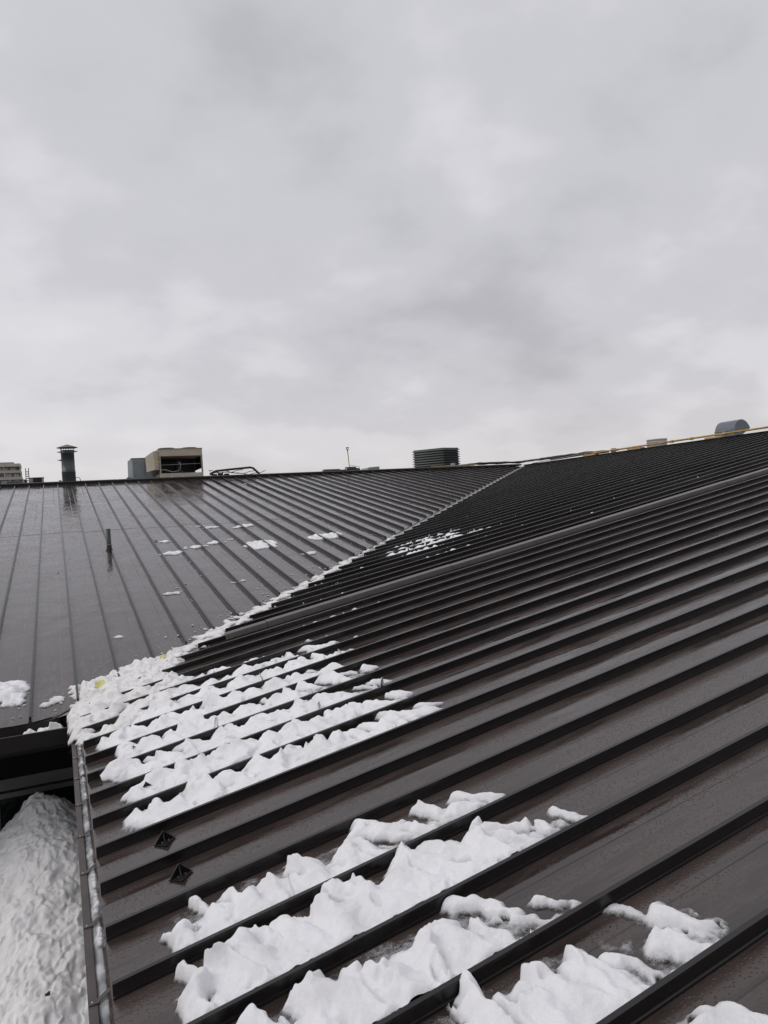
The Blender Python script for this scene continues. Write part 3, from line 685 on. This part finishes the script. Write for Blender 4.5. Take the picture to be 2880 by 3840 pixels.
tag(link('snow_crumbs', mesh_, M['slush']), 'small snow crumbs strewn about the roof valley', 'snow', kind='stuff')

# ice and snow in the near gutter
Yg = np.arange(-5.5, 2.3, 0.012); Xg = np.linspace(-0.050, 0.006, 10)
X, Y = np.meshgrid(Xg, Yg, indexing='ij')
bul = np.clip((X + 0.050) / 0.05, 0, 1)
Z = -0.046 + 0.020 * np.sin(bul * 1.9) + 0.010 * fbm(X * 8, Y * 5, 301, 4) - 0.012 * bul ** 4
tag(grid_mesh('gutter_ice', X, Y, Z, Z * 0 + 1, np.ones((X.shape[0] - 1, X.shape[1] - 1), bool), M['ice']), 'long grey tongue of ice filling the near gutter', 'ice')
gs = [(1.70, 1.95, .035, .024), (1.28, 1.46, .03, .022), (0.78, 1.10, .025, .020), (0.44, 0.58, .02, .018), (-0.52, -0.42, .020, .022), (-0.66, -0.60, .016, .02), (-0.93, -0.78, .030, .026), (-1.20, -1.02, .030, .030), (-1.50, -1.36, .035, .028), (-1.74, -1.70, .016, .026), (-2.3, -2.22, .02, .02)]
for i, (a, b, h, r) in enumerate(gs):
    heap('snow_scrap', [(-0.022, a, r * 0.8), (-0.014, (a + b) / 2, r), (-0.018, b, r * 0.7)], (-0.075, 0.045, a - .06, b + .06), 0.004, 70 + i, h, lambda X, Y: 0 * X - 0.034, M['snow'],
         ['white snow scrap on the gutter ice, farthest, under the valley heap', 'white snow scrap on the gutter ice, second from the valley heap', 'white snow scrap on the gutter ice, third from the valley heap', 'long white snow scrap on the gutter ice left of the lowest upper strip',
          'tiny snow scrap on the gutter ice level with the upper black guard', 'tiny snow scrap on the gutter ice between the two black guards', 'snow scrap on the gutter ice just below the lower black guard', 'long snow scrap on the gutter ice between two straps below the guards', 'snow scrap on the gutter ice at the left end of the topmost lower strip', 'small round snow scrap on the gutter ice near the bottom', 'snow scrap on the gutter ice at the bottom edge'][i],
         edge=0.014, warp=0.016, lmp=25, group='snow scraps on the gutter ice')

# ground and the big pile in the courtyard below the eaves
gx = MB().add([(-3000, -3000, ZG), (3000, -3000, ZG), (3000, 3000, ZG), (-3000, 3000, ZG)], [(0, 1, 2, 3)]).build('ground', M['asph']); gx['kind'] = 'structure'
X, Y = np.meshgrid(np.arange(-3.2, 0.98, 0.014), np.arange(-1.6, 3.97, 0.014), indexing='ij')
ax, ay = -0.47 + 0.10 * (3.3 - Y) * 0.25, 3.35
dist_ = np.sqrt(((X - ax) * np.where(X > ax, 0.76, 1.10)) ** 2 + (np.where(Y < ay, (Y - ay) * 0.55, (Y - ay) * 1.3)) ** 2)
Zp = -0.90 - np.where(dist_ < 0.1, dist_ ** 2 * 4.3, 0.043 + (dist_ - 0.1) * 0.86) + 0.10 * fbm(X * 1.8, Y * 1.8, 401, 3) + 0.03 * fbm(X * 6, Y * 6, 405, 3) + 0.032 * fbm(X * 10, Y * 10, 409, 5, 0.74) + 0.030 * (np.abs(perlin(X * 19, Y * 19, 413)) - 0.25)
keep = keepmask(Zp - ZG, 0.0)
tag(grid_mesh('snow_pile', X + 0.02 * perlin(X * 15, Y * 15, 411), Y + 0.02 * perlin(X * 15 + 5, Y * 15, 412), np.maximum(Zp, ZG - 0.02), Zp * 0 + 1, keep, M['pile']),
    'tall grey pile of dirty snow in the courtyard below the gutter', 'snow pile')

# ================================================================== LITTER
def leaf(name, c, size, mt, label, cat, tilt=(0, 0, 0), seed=0, group=None):
    rs = random.Random(seed); n = 9; rim = []
    R = Matrix.Rotation(tilt[2], 3, 'Z') @ Matrix.Rotation(tilt[1], 3, 'Y') @ Matrix.Rotation(tilt[0], 3, 'X')
    top = []; 
    for i in range(n):
        a = 2 * math.pi * i / n; r = size * rs.uniform(0.55, 1.1)
        top.append(Vector(c) + R @ Vector((math.cos(a) * r, math.sin(a) * r * 0.6, rs.uniform(-0.15, 0.2) * size)))
    cc = Vector(c) + R @ Vector((0, 0, size * 0.05)); th = R @ Vector((0, 0, -0.0012 - size * 0.015))
    mb = MB(); vs = top + [cc] + [p + th for p in top] + [cc + th]
    fs = [(i, (i + 1) % n, n) for i in range(n)] + [((i + 1) % n + n + 1, i + n + 1, 2 * n + 1) for i in range(n)] + [(i, i + n + 1, (i + 1) % n + n + 1, (i + 1) % n) for i in range(n)]
    mb.add(vs, fs); return tag(mb.build(name, mt), label, cat, group)
leaf('yellow_leaf', (0.23, 3.30, 0.19), 0.085, M['yleaf'], 'large pale yellow leaf frozen on the dirty valley heap', 'leaf', (0.6, -0.2, 0.3), 1)
leaf('yellow_leaf', (0.98, 4.03, 0.26), 0.045, M['yleaf'], 'small yellow leaf standing up on the right end of the valley heap', 'leaf', (0.8, -0.3, 0.2), 2)
for i, (x, d, s, l) in enumerate([(1.90, 8.54, .045, 'red scrap left of the small snow lump above the row'), (2.28, 6.57, .055, 'red scrap on a rib below the row of snow lumps'), (-0.13, 6.30, .035, 'red scrap low on a bare panel at the left'), (1.75, 12.3, .05, 'red scrap high on the far slope near the ridge'), (2.75, 10.2, .05, 'red scrap at the panel lap line')]):
    leaf('red_scrap', (x, YV + d, d * T + 0.02), s, M['red'], l, 'litter', (-0.3, 0.1, i), 10 + i, 'red scraps on the roof')
leaf('red_scrap', (9.6, 9.55, 9.6 * T + 0.05), 0.10, M['red'], 'red scrap between ribs far up the near slope', 'litter', (-.2, -.1, 0), 17, 'red scraps on the roof')
leaf('brown_leaf', (-0.36, 0.97, -1.60), 0.03, M['bleaf'], 'brown leaf on the grey snow pile at the bottom edge', 'leaf', (0.4, 0, 1), 20)
leaf('plywood_scrap', (6.35, YV + 18.0, 18.0 * T + 0.02), 0.16, M['wood'], 'pale timber scrap on the far slope just below the ridge', 'litter', (0.15, 0, 0), 21)

# ================================================================== ROOFTOP THINGS
# plastic vent pipe through the far slope
vx, vd = 0.875, 7.90; vy = YV + vd; vz = vd * T
t = tag(empty('vent_pipe', (vx, vy, vz)), 'short dark vent pipe standing on the far slope', 'pipe')
MB().lathe((vx, vy), [(0.075, vz - 0.02), (0.070, vz + 0.02), (0.05, vz + 0.06), (0.05, vz + 0.10)], 20).build('boot', M['black'], t)
MB().lathe((vx, vy), [(0.046, vz), (0.046, vz + 0.46), (0.038, vz + 0.46), (0.038, vz + 0.30)], 20).build('pipe', M['pvc'], t)
MB().lathe((vx, vy), [(0.047, vz + 0.10), (0.053, vz + 0.105), (0.053, vz + 0.13), (0.047, vz + 0.135)], 20).build('clamp', M['copper'], t)

ZD = ZR - 0.12
# tall flue
cx, cy = 0.42, 25.0
t = tag(empty('flue', (cx, cy, ZD)), 'tall grey green round flue with a tan cone cap behind the ridge', 'chimney')
MB().lathe((cx, cy), [(0.245, ZD), (0.245, 4.02), (0.252, 4.03), (0.252, 4.05), (0.242, 4.06), (0.238, 4.075), (0.246, 4.08), (0.246, 4.095), (0.238, 4.10), (0.235, 4.76), (0.243, 4.765), (0.243, 4.79), (0.236, 4.80), (0.236, 4.875), (0.20, 4.875), (0.20, 4.3)], 36).build('stack', M['flue'], t)
for i in range(8):
    a = i * math.pi / 4 + 0.2
    MB().tube([(cx + 0.225 * math.cos(a), cy + 0.225 * math.sin(a), 4.86), (cx + 0.26 * math.cos(a), cy + 0.26 * math.sin(a), 4.99)], 0.011, 6).build('strut', M['flue'], t)
MB().lathe((cx, cy), [(0.0, 5.105), (0.05, 5.095), (0.372, 4.985), (0.376, 4.972), (0.36, 4.975), (0.05, 5.06), (0, 5.06)], 36).build('cone_cap', M['cap'], t)
for (dx, z) in ((-0.27, 4.82), (0.27, 4.835), (-0.26, 4.51)):
    s = 1 if dx > 0 else -1
    MB().add([(cx + s * 0.225, cy - 0.05, z - 0.035), (cx + s * 0.225, cy + 0.05, z - 0.035), (cx + s * 0.375, cy + 0.05, z), (cx + s * 0.375, cy - 0.05, z), (cx + s * 0.225, cy - 0.05, z + 0.025), (cx + s * 0.225, cy + 0.05, z + 0.025)],
             [(0, 3, 2, 1), (4, 5, 2, 3), (0, 4, 3), (1, 2, 5), (0, 1, 5, 4)]).build('guy_bracket', M['flue'], t)
MB().tube([(cx + 0.23, cy - 0.1, 3.80), (cx + 0.31, cy - 0.1, 3.83), (cx + 0.38, cy - 0.1, 3.78), (cx + 0.41, cy - 0.1, 3.66), (cx + 0.41, cy - 0.1, ZD)], 0.012, 8).build('conduit', M['flue'], t)
o = MB().box((0.06, 25.3, ZD), (0.155, 25.5, 3.77)).build('pipe_stub', M['white'], None, bevel=0.01); tag(o, 'little grey box peeking out left of the tall flue', 'box')

# beige condensing unit
x0, x1, y0, y1, z0, z1 = 3.78, 5.50, 25.0, 26.9, 3.50, 4.865
t = tag(empty('condensing_unit', (x0, y0, ZD)), 'large beige rooftop condensing unit with two top fans and an open dark front', 'air conditioner')
MB().box((x0, y0, z0), (x1, y1, 3.86)).build('base_panel', M['beige'], t, bevel=0.008)
MB().box((x0, y0, 4.555), (x1, y1, 4.83)).build('top_panel', M['beige'], t, bevel=0.008)
MB().box((x0 - 0.015, y0 - 0.015, 4.832), (x1 + 0.015, y1 + 0.015, 4.865)).build('lid', M['beige2'], t, bevel=0.004)
for xx, yy in ((x0, y0), (x1 - 0.06, y0), (x0, y1 - 0.06), (x1 - 0.06, y1 - 0.06)):
    MB().box((xx, yy, 3.861), (xx + 0.06, yy + 0.06, 4.554)).build('corner_post', M['beige2'], t)
MB().box((x0 + 0.03, y1 - 0.09, 3.861), (x1 - 0.03, y1 - 0.065, 4.554)).build('back_panel', M['black'], t)
MB().box((x0 + 0.002, y0 + 0.07, 3.861), (x0 + 0.025, y1 - 0.1, 4.554)).build('side_panel', M['black'], t)
MB().box((x1 - 0.025, y0 + 0.35, 4.05), (x1 - 0.002, y1 - 0.1, 4.554)).build('side_panel', M['black'], t)
MB().lathe((4.64, 25.75), [(0, 4.30), (0.14, 4.28), (0.155, 4.2), (0.16, 3.861)], 20).build('compressor', M['black'], t)
MB().box((4.54, 25.55, 4.30), (4.72, 25.70, 4.40)).build('terminal_box', M['black'], t)
MB().tube([(x0 + 0.07, y0 + 0.12, 4.21), (x1 - 0.07, y0 + 0.12, 4.235)], 0.010, 6).build('brace', M['galv'], t)
MB().tube([(4.67, 25.5, 4.28), (4.66, 25.40, 4.10), (4.55, 25.3, 3.97), (4.30, 25.22, 3.93), (4.02, 25.18, 4.02), (3.86, 25.2, 4.02)], 0.018, 8).build('hose', M['galv'], t)
MB().box((4.62, 25.49, 4.27), (4.68, 25.53, 4.33)).build('tag_plate', M['white'], t)
for (a, b) in ((4.18, 3.63), (4.60, 3.63), (5.10, 3.68)):
    MB().box((a, y0 - 0.022, b + 0.06), (a + 0.09, y0 - 0.009, b + 0.11)).build('label_plate', M['white'], t)
for xx in (4.18, 5.10):
    MB().lathe((xx, 25.7), [(0.31, 4.86), (0.315, 4.93), (0.33, 4.935), (0.31, 4.94), (0.29, 4.93), (0.285, 4.87)], 32).build('fan_ring', M['black'], t)
    f = MB()
    for r in (0.06, 0.12, 0.18, 0.24, 0.29): f.tube([(xx + r * math.cos(a * math.pi / 12), 25.7 + r * math.sin(a * math.pi / 12), 4.935) for a in range(25)], 0.005, 5)
    for a in range(6): f.tube([(xx, 25.7, 4.93), (xx + 0.31 * math.cos(a * math.pi / 3), 25.7 + 0.31 * math.sin(a * math.pi / 3), 4.93)], 0.006, 5)
    f.build('fan_guard', M['black'], t)
MB().hexa([(3.33, 25.55, 3.97), (3.60, 25.02, 4.02), (3.775, 25.05, 4.02), (3.775, 25.6, 3.97), (3.31, 25.55, 4.60), (3.575, 25.02, 4.77), (3.775, 25.05, 4.77), (3.775, 25.6, 4.70)]).build('control_box', M['beige'], t, bevel=0.006)
MB().box((3.66, 25.018, 4.30), (3.75, 25.028, 4.35)).build('warning_label', M['yleaf'], t)
MB().box((3.67, 25.018, 4.15), (3.72, 25.028, 4.24)).build('label_plate', M['white'], t)
MB().box((3.67, 25.018, 4.50), (3.73, 25.028, 4.53)).build('label_plate', M['white'], t)
f = MB()
for i in range(5): f.tube([(3.50 + i * .05, 25.2, 4.0), (3.50 + i * .06, 25.2 + .02 * i, 3.85), (3.60 + i * .04, 25.15, 3.72), (3.66 + i * 0.02, 25.1, ZD)], 0.014, 6)
f.build('lead_wires', M['cable'], t)

# grey cabinet behind it
t = tag(empty('grey_cabinet', (3.2, 27, ZD)), 'blue grey steel cabinet half hidden behind the beige unit', 'cabinet')
MB().hexa([(2.93, 27.0, ZD), (4.3, 27.0, ZD), (4.3, 28.2, ZD), (2.76, 27.6, ZD), (2.93, 27.0, 4.665), (4.3, 27.0, 4.63), (4.3, 28.2, 4.63), (2.80, 27.6, 4.62)]).build('housing', M['ggrey'], t, bevel=0.01)
MB().box((2.90, 26.985, 4.668), (4.3, 27.6, 4.69)).build('lid', M['ggrey'], t)
MB().box((3.42, 26.99, ZD), (3.428, 26.999, 4.66)).build('door_seam', M['fr'], t)
for p in ((3.02, 4.45), (3.02, 3.95)): MB().box((p[0], 26.985, p[1]), (p[0] + 0.02, 26.999, p[1] + 0.03)).build('latch', M['black'], t)
o = MB().hexa([(2.60, 27.2, ZD), (2.78, 27.2, ZD), (2.78, 27.6, ZD), (2.60, 27.6, ZD), (2.64, 27.2, 3.80), (2.76, 27.2, 3.93), (2.76, 27.6, 3.93), (2.64, 27.6, 3.80)]).build('roof_curb', M['beige2'], None); tag(o, 'low beige curb at the left foot of the grey cabinet', 'curb')

# black conduit rail and loose cables right of the beige unit
o = MB().tube([(5.60, 24.2, 3.70), (5.85, 24.2, 3.83), (6.4, 24.2, 3.875), (7.25, 24.2, 3.93), (7.38, 24.2, 3.90), (7.62, 24.2, 3.66), (7.66, 24.2, ZD)], 0.045, 10).build('insulated_pipe', M['cable']); tag(o, 'thick black insulated pipe arching beside the beige unit and dropping over the ridge', 'pipe')
for i, (a, b, s, lab) in enumerate([(5.55, 6.95, 0.10, 'sagging thin black cable directly right of the beige unit'), (6.2, 7.5, 0.13, 'thin black cable looping below the black insulated pipe'), (5.6, 6.4, 0.06, 'short tangled black cable at the right foot of the beige unit'), (6.5, 7.9, 0.11, 'thin black cable reaching past the bend of the insulated pipe')]):
    pts = [(a + (b - a) * q / 10, 24.15 + 0.02 * i, 3.86 - 0.03 * i - s * math.sin(math.pi * q / 10) + 0.02 * math.sin(q * 1.7 + i)) for q in range(11)]
    tag(MB().tube(pts, 0.014, 6).build('loose_cable', M['cable']), lab, 'cable', 'loose cables beside the beige unit')
for i in range(3):
    x = 5.72 + i * 0.25; o = MB().box((x, 24.25, ZD), (x + 0.18, 24.5, 3.72 + 0.03 * (i % 2))).build('cable_box', M['black'], None, bevel=0.01)
    tag(o, ['leftmost small black junction box at the foot of the beige unit', 'middle small black junction box right of the beige unit', 'rightmost small black junction box right of the beige unit'][i], 'box', 'junction boxes by the ridge')

# shovel standing in a tub
t = tag(empty('shovel', (12.03, 25.2, ZD)), 'shovel with yellow shaft and black D handle standing up behind the ridge', 'shovel')
sh = [(12.06, 25.2, 3.70), (12.012, 25.2, 4.58)]
MB().tube(sh, 0.018, 10).build('shaft', M['yellow'], t)
MB().tube([(12.012, 25.2, 4.56), (12.008, 25.2, 4.63), (11.965, 25.2, 4.68), (11.955, 25.2, 4.74)], [0.022, 0.024, 0.016, 0.015], 8).tube([(12.008, 25.2, 4.62), (12.05, 25.2, 4.67), (12.062, 25.2, 4.735)], [0.02, 0.016, 0.015], 8).tube([(11.945, 25.2, 4.74), (12.072, 25.2, 4.738)], 0.020, 8).build('handle', M['black'], t)
MB().hexa([(11.94, 25.22, ZD + 0.02), (12.20, 25.22, ZD + 0.02), (12.20, 25.23, ZD + 0.02), (11.94, 25.23, ZD + 0.02), (11.95, 25.20, 3.72), (12.18, 25.20, 3.72), (12.18, 25.21, 3.72), (11.95, 25.21, 3.72)]).build('blade', M['fr'], t)
t = tag(empty('tool_tub', (12.1, 25.0, ZD)), 'low dark grey tub in front of the shovel', 'tub')
MB().hexa([(11.90, 24.85, ZD), (12.20, 24.85, ZD), (12.2, 25.12, ZD), (11.9, 25.12, ZD), (11.87, 24.82, 3.85), (12.22, 24.82, 3.845), (12.22, 25.15, 3.845), (11.87, 25.15, 3.85)]).build('body', M['louver'], t, bevel=0.008)
MB().hexa([(12.23, 24.85, ZD), (12.42, 24.85, ZD), (12.42, 25.12, ZD), (12.23, 25.12, ZD), (12.23, 24.85, 3.80), (12.43, 24.85, 3.77), (12.43, 25.12, 3.77), (12.23, 25.12, 3.80)]).build('side_box', M['louver'], t, bevel=0.02)
MB().tube([(11.93, 24.9, 3.94), (12.2, 24.9, 3.88), (12.38, 24.9, 3.85), (12.43, 24.9, 3.81), (12.42, 24.9, 3.74)], 0.009, 6).build('wire_handle', M['fr'], t)
o = MB().hexa([(10.46, 24.25, 3.60), (11.80, 24.25, 3.60), (11.80, 24.5, 3.60), (10.46, 24.5, 3.60), (10.50, 24.25, 3.705), (11.80, 24.25, 3.70), (11.80, 24.5, 3.70), (10.50, 24.5, 3.705)]).build('dark_plank', M['fr']); tag(o, 'dark plank lying along the ridge left of the shovel', 'plank')
o = MB().box((11.0, 25.6, ZD), (11.75, 25.9, 3.825)).build('pale_board', M['ggrey'], None); tag(o, 'pale grey board behind the dark plank left of the shovel', 'board')
o = MB().tube([(11.72, 24.9, 3.6), (11.73, 24.9, 3.80), (11.76, 24.9, 3.84), (11.80, 24.9, 3.83), (11.80, 24.9, 3.79)], 0.022, 8).build('gooseneck_pipe', M['black']); tag(o, 'small bent black pipe between the plank and the shovel', 'pipe')
o = MB().hexa([(20.6, 45, 4.2), (22.44, 45, 4.2), (22.6, 46.5, 4.2), (20.6, 46.5, 4.2), (21.6, 45, 5.09), (22.44, 45, 5.13), (22.6, 46.5, 5.13), (21.6, 46.5, 5.09)]).build('far_duct', M['ggrey'], None); tag(o, 'sloped pale grey duct far back right of the shovel', 'duct')

# louvred penthouse
t = tag(empty('louvred_ventilator', (17.1, 26, ZD)), 'dark grey louvred roof ventilator with seven slats at the head of the valley', 'ventilator')
# plan corners: near corner C, left end A, right end B
C_, A_, B_ = Vector((17.10, 25.55)), Vector((16.15, 26.75)), Vector((18.05, 25.72))
D_ = A_ + B_ - C_
MB().prism([tuple(A_), tuple(C_), tuple(B_), tuple(D_)], ZD, 4.60).build('core', M['black'], t)
ctr = (A_ + B_) / 2
def ringpoly(o): return [ctr + (p - ctr) * (1 + o / (p - ctr).length) for p in (A_, C_, B_, D_)]
for i in range(8):
    z = 3.72 + i * 0.119
    inn, out = ringpoly(0.01), ringpoly(0.10)
    v = [(p.x, p.y, z + 0.055) for p in inn] + [(p.x, p.y, z) for p in out] + [(p.x, p.y, z + 0.075) for p in inn] + [(p.x, p.y, z + 0.012) for p in out]
    fs = [(j, (j + 1) % 4, 4 + (j + 1) % 4, 4 + j) for j in range(4)] + [(8 + j, 12 + j, 12 + (j + 1) % 4, 8 + (j + 1) % 4) for j in range(4)] + [(4 + j, 4 + (j + 1) % 4, 12 + (j + 1) % 4, 12 + j) for j in range(4)]
    MB().add(v, fs).build('slat', M['louver'], t)
MB().prism([tuple(p) for p in ringpoly(0.02)], 4.602, 4.66).build('roof_lid', M['louver'], t)
o = MB().box((17.28, 25.0, ZD), (17.44, 25.2, 3.86)).build('junction_box', M['galv'], None, bevel=0.01); tag(o, 'small pale box in front of the louvred ventilator', 'box')

# yellow pipes and cables on the ridges
tag(MB().tube([(15.45, 23.75, 3.655), (17.75, 23.8, 3.655)], 0.022, 8).build('gas_pipe', M['yellow']), 'short yellow pipe lying along the ridge in front of the louvred ventilator', 'pipe')
t = tag(empty('gas_pipe', (20.45, 20, ZR)), 'long yellow gas pipe running along the right hand ridge', 'pipe')
MB().tube([(20.45, 21.6, 3.62), (20.45, 20.0, 3.64), (20.45, 15, 3.665), (20.45, 12.0, 3.675), (20.45, 5.0, 3.70), (20.45, -6.0, 3.70)], 0.034, 10).build('pipe_run', M['yellow'], t)
for y in (19.2, 17.35, 14.5, 13.6, 9.0): MB().tube([(20.45, y - 0.06, 3.70 - (y - 5) * 0.004), (20.45, y + 0.06, 3.70 - (y - 5) * 0.004)], 0.05, 10).build('coupling', M['yellow'], t)
for y, lab in ((18.9, 'timber block under the yellow pipe nearest the black cables'), (16.3, 'timber block under the yellow pipe near its junction box'), (12.6, 'timber block under the yellow pipe in front of the grey hood'), (6.0, 'timber block under the yellow pipe beyond the right edge')):
    o = MB().box((20.33, y - 0.35, 3.49), (20.57, y + 0.35, 3.615)).build('timber_block', M['wood'], None, bevel=0.006); tag(o, lab, 'block', 'timber blocks under the yellow pipe')
o = MB().box((20.48, 17.55, 3.56), (20.60, 17.72, 3.74)).build('junction_box', M['galv'], None, bevel=0.01); tag(o, 'small grey box standing on the yellow pipe left of the white vent', 'box')
for i in range(6):
    pts = []
    for q in range(25):
        f = q / 24
        if f < 0.5: x, y = 16.9 + 3.5 * f * 2, 24.05 + 0.06 * i
        else: x, y = 20.42 + 0.03 * i, 24.1 - 5.2 * (f - 0.5) * 2
        z = 3.66 + 0.10 * sstep(0.02, 0.2, f) * (1 - 0.5 * f) + 0.06 * float(perlin(f * 11, i * 2.3, 77)) + 0.006 * i - 0.02
        pts.append((x, y, float(z)))
    tag(MB().tube(pts, 0.034, 6).build('black_hose', M['cable']), 'tangled black cable draped along the ridge between louvred ventilator and yellow pipe', 'cable', 'black cables bundled at the head of the valley')
tag(MB().tube([(20.38, 22.9, 3.58), (20.4, 21.0, 3.63), (20.4, 18.7, 3.70)], 0.018, 6).build('grey_conduit', M['galv']), 'pale conduit beside the black cables left of the yellow pipe', 'conduit')
o = MB().box((20.5, 18.3, 3.62), (20.9, 19.4, 3.72)).build('dark_tray', M['fr'], None); tag(o, 'short dark cable tray above the first timber block', 'tray')

# white stub vent
t = tag(empty('stub_vent', (22, 16.75, ZD)), 'pale grey round stub vent behind the yellow pipe', 'vent')
MB().lathe((22, 16.75), [(0.38, ZD), (0.38, 3.93), (0.40, 3.935), (0.40, 3.975), (0.36, 3.975), (0.36, 3.6)], 32).build('stack', M['white'], t)
MB().lathe((22, 16.75), [(0.40, 3.855), (0.392, 3.86), (0.392, 3.87), (0.381, 3.872)], 32).build('band', M['white'], t)

# gooseneck hood: quarter-round back and an open lip, extruded across
t = tag(empty('gooseneck_hood', (21.9, 12.7, ZD)), 'grey rounded gooseneck hood behind the yellow pipe at the right', 'vent hood')
# profile in a plane facing the viewer: s runs along the ridge toward the viewer (-y), z up
def hp(s, z, d): return (21.5 + d, 12.685 + 0.82 - s, z)
L0 = 0.82
prof = [(0.0, ZD), (0.0, 3.82), (0.012, 3.90), (0.04, 3.99), (0.09, 4.07), (0.16, 4.14), (0.25, 4.19), (0.35, 4.215), (0.46, 4.205), (0.56, 4.165), (0.65, 4.10), (0.73, 4.01), (0.79, 3.91), (0.42, 3.70), (0.42, ZD)]
k = len(prof)
v = [hp(0.0, z, d) for d, z in prof] + [hp(L0, z, d) for d, z in prof]
MB().add(v, [(j, j + 1, k + j + 1, k + j) for j in range(k - 1)], True).add(v, [tuple(range(k)), tuple(range(2 * k - 1, k - 1, -1))]).build('hood', M['hood'], t)
MB().hexa([hp(-0.015, 3.84, -0.02), hp(L0 - 0.1, 3.84, -0.02), hp(L0 - 0.1, 3.84, -0.003), hp(-0.015, 3.84, -0.003), hp(-0.015, 3.875, -0.02), hp(L0 - 0.1, 3.875, -0.02), hp(L0 - 0.1, 3.875, -0.003), hp(-0.015, 3.875, -0.003)]).build('flange', M['ggrey'], t)
MB().hexa([hp(0.36, 3.72, -0.05), hp(0.47, 3.72, -0.05), hp(0.47, 3.72, -0.004), hp(0.36, 3.72, -0.004), hp(0.36, 3.83, -0.05), hp(0.47, 3.83, -0.05), hp(0.47, 3.83, -0.004), hp(0.36, 3.83, -0.004)]).build('switch_box', M['galv'], t)

# small things at the far left on the flat roof
t = tag(empty('small_condenser', (-0.8, 28, ZD)), 'small beige condenser with a dark front at the far left behind the ridge', 'air conditioner')
MB().box((-1.05, 28, ZD), (-0.90, 28.6, 4.07)).build('side_post', M['beige2'], t); MB().box((-0.57, 28, ZD), (-0.50, 28.6, 4.07)).build('side_post', M['beige2'], t)
MB().box((-0.899, 28.03, ZD), (-0.571, 28.6, 4.06)).build('coil', M['black'], t); MB().box((-1.07, 27.98, 4.072), (-0.48, 28.62, 4.09)).build('lid', M['beige2'], t)
o = MB().hexa([(-1.95, 25.0, ZD), (-1.15, 25.0, ZD), (-1.15, 25.6, ZD), (-1.95, 25.6, ZD), (-1.70, 25.1, 3.79), (-1.28, 25.1, 3.78), (-1.28, 25.5, 3.78), (-1.70, 25.5, 3.79)]).build('roof_hatch', M['louver'], None, bevel=0.01); tag(o, 'low dark sloped hatch at the left edge of the ridge', 'hatch')
t = tag(empty('antenna_mast', (-2.1, 60, ZD)), 'thin ladder like mast between the apartment block and the small condenser', 'mast')
MB().box((-2.25, 59.7, ZD), (-1.95, 60.0, ZD + 0.5)).build('foot', M['fr'], t)
for x in (-2.20, -1.98): MB().tube([(x, 59.85, ZD + 0.4), (x + 0.02, 59.85, 7.0)], 0.03, 6).build('rail', M['fr'], t)
for i in range(16): MB().box((-2.20, 59.83, ZD + 0.6 + i * 0.18), (-1.97, 59.87, ZD + 0.66 + i * 0.18)).build('rung', M['fr'], t)

# far apartment block
bx = tag(empty('apartment_block', (-30, 390, ZG)), 'distant cream apartment block with stepped balconies at the left edge', 'building')
def storey(z0, z1, xr, y, n0):
    MB().box((-58, y, z0), (xr, y + 14, z0 + (z1 - z0) * 0.42)).build('balcony_front', M['balc'], bx)
    w = MB().box((-58, y + 1.2, z0 + (z1 - z0) * 0.42 + .01), (xr - 0.3, y + 13, z1 - 0.01)).build('recess_wall', M['fr'], bx)
    x = xr - 1.2; i = 0
    while x > -50:
        wd_ = 1.15 if (i % 6) < 4 else 2.2
        MB().box((x - wd_ + 0.12, y + 1.1, z0 + (z1 - z0) * 0.46), (x, y + 1.19, z1 - 0.25)).build('window', M['blind'] if (i * 7 + n0) % 3 else M['pane'], bx)
        x -= wd_; i += 1
    for xx in (xr - 0.5, xr - 7.6, xr - 14.5): MB().box((xx, y + 0.1, z0 + (z1 - z0) * 0.42 + .01), (xx + 0.35, y + 1.15, z1 - 0.01)).build('party_wall', M['conc'], bx)
storey(30.9, 34.0, -14.9, 390.0, 0); storey(27.6, 30.88, -14.6, 389.6, 1); storey(24.2, 27.58, -12.4, 389.2, 2); storey(20.8, 24.18, -12.4, 389.2, 0); storey(17.4, 20.78, -12.4, 389.2, 1); storey(14.0, 17.38, -12.4, 389.2, 2)
MB().box((-58, 390.0, ZG), (-12.4, 404, 13.98)).build('lower_wall', M['conc'], bx)
MB().box((-58, 389.9, 34.02), (-15.0, 404, 35.5)).build('parapet', M['conc'], bx)
MB().box((-58, 393, 35.52), (-18.2, 402, 36.2)).build('penthouse', M['balc'], bx)
MB().box((-58, 392.8, 36.22), (-18.0, 402.2, 36.4)).build('penthouse_roof', M['cap'], bx)
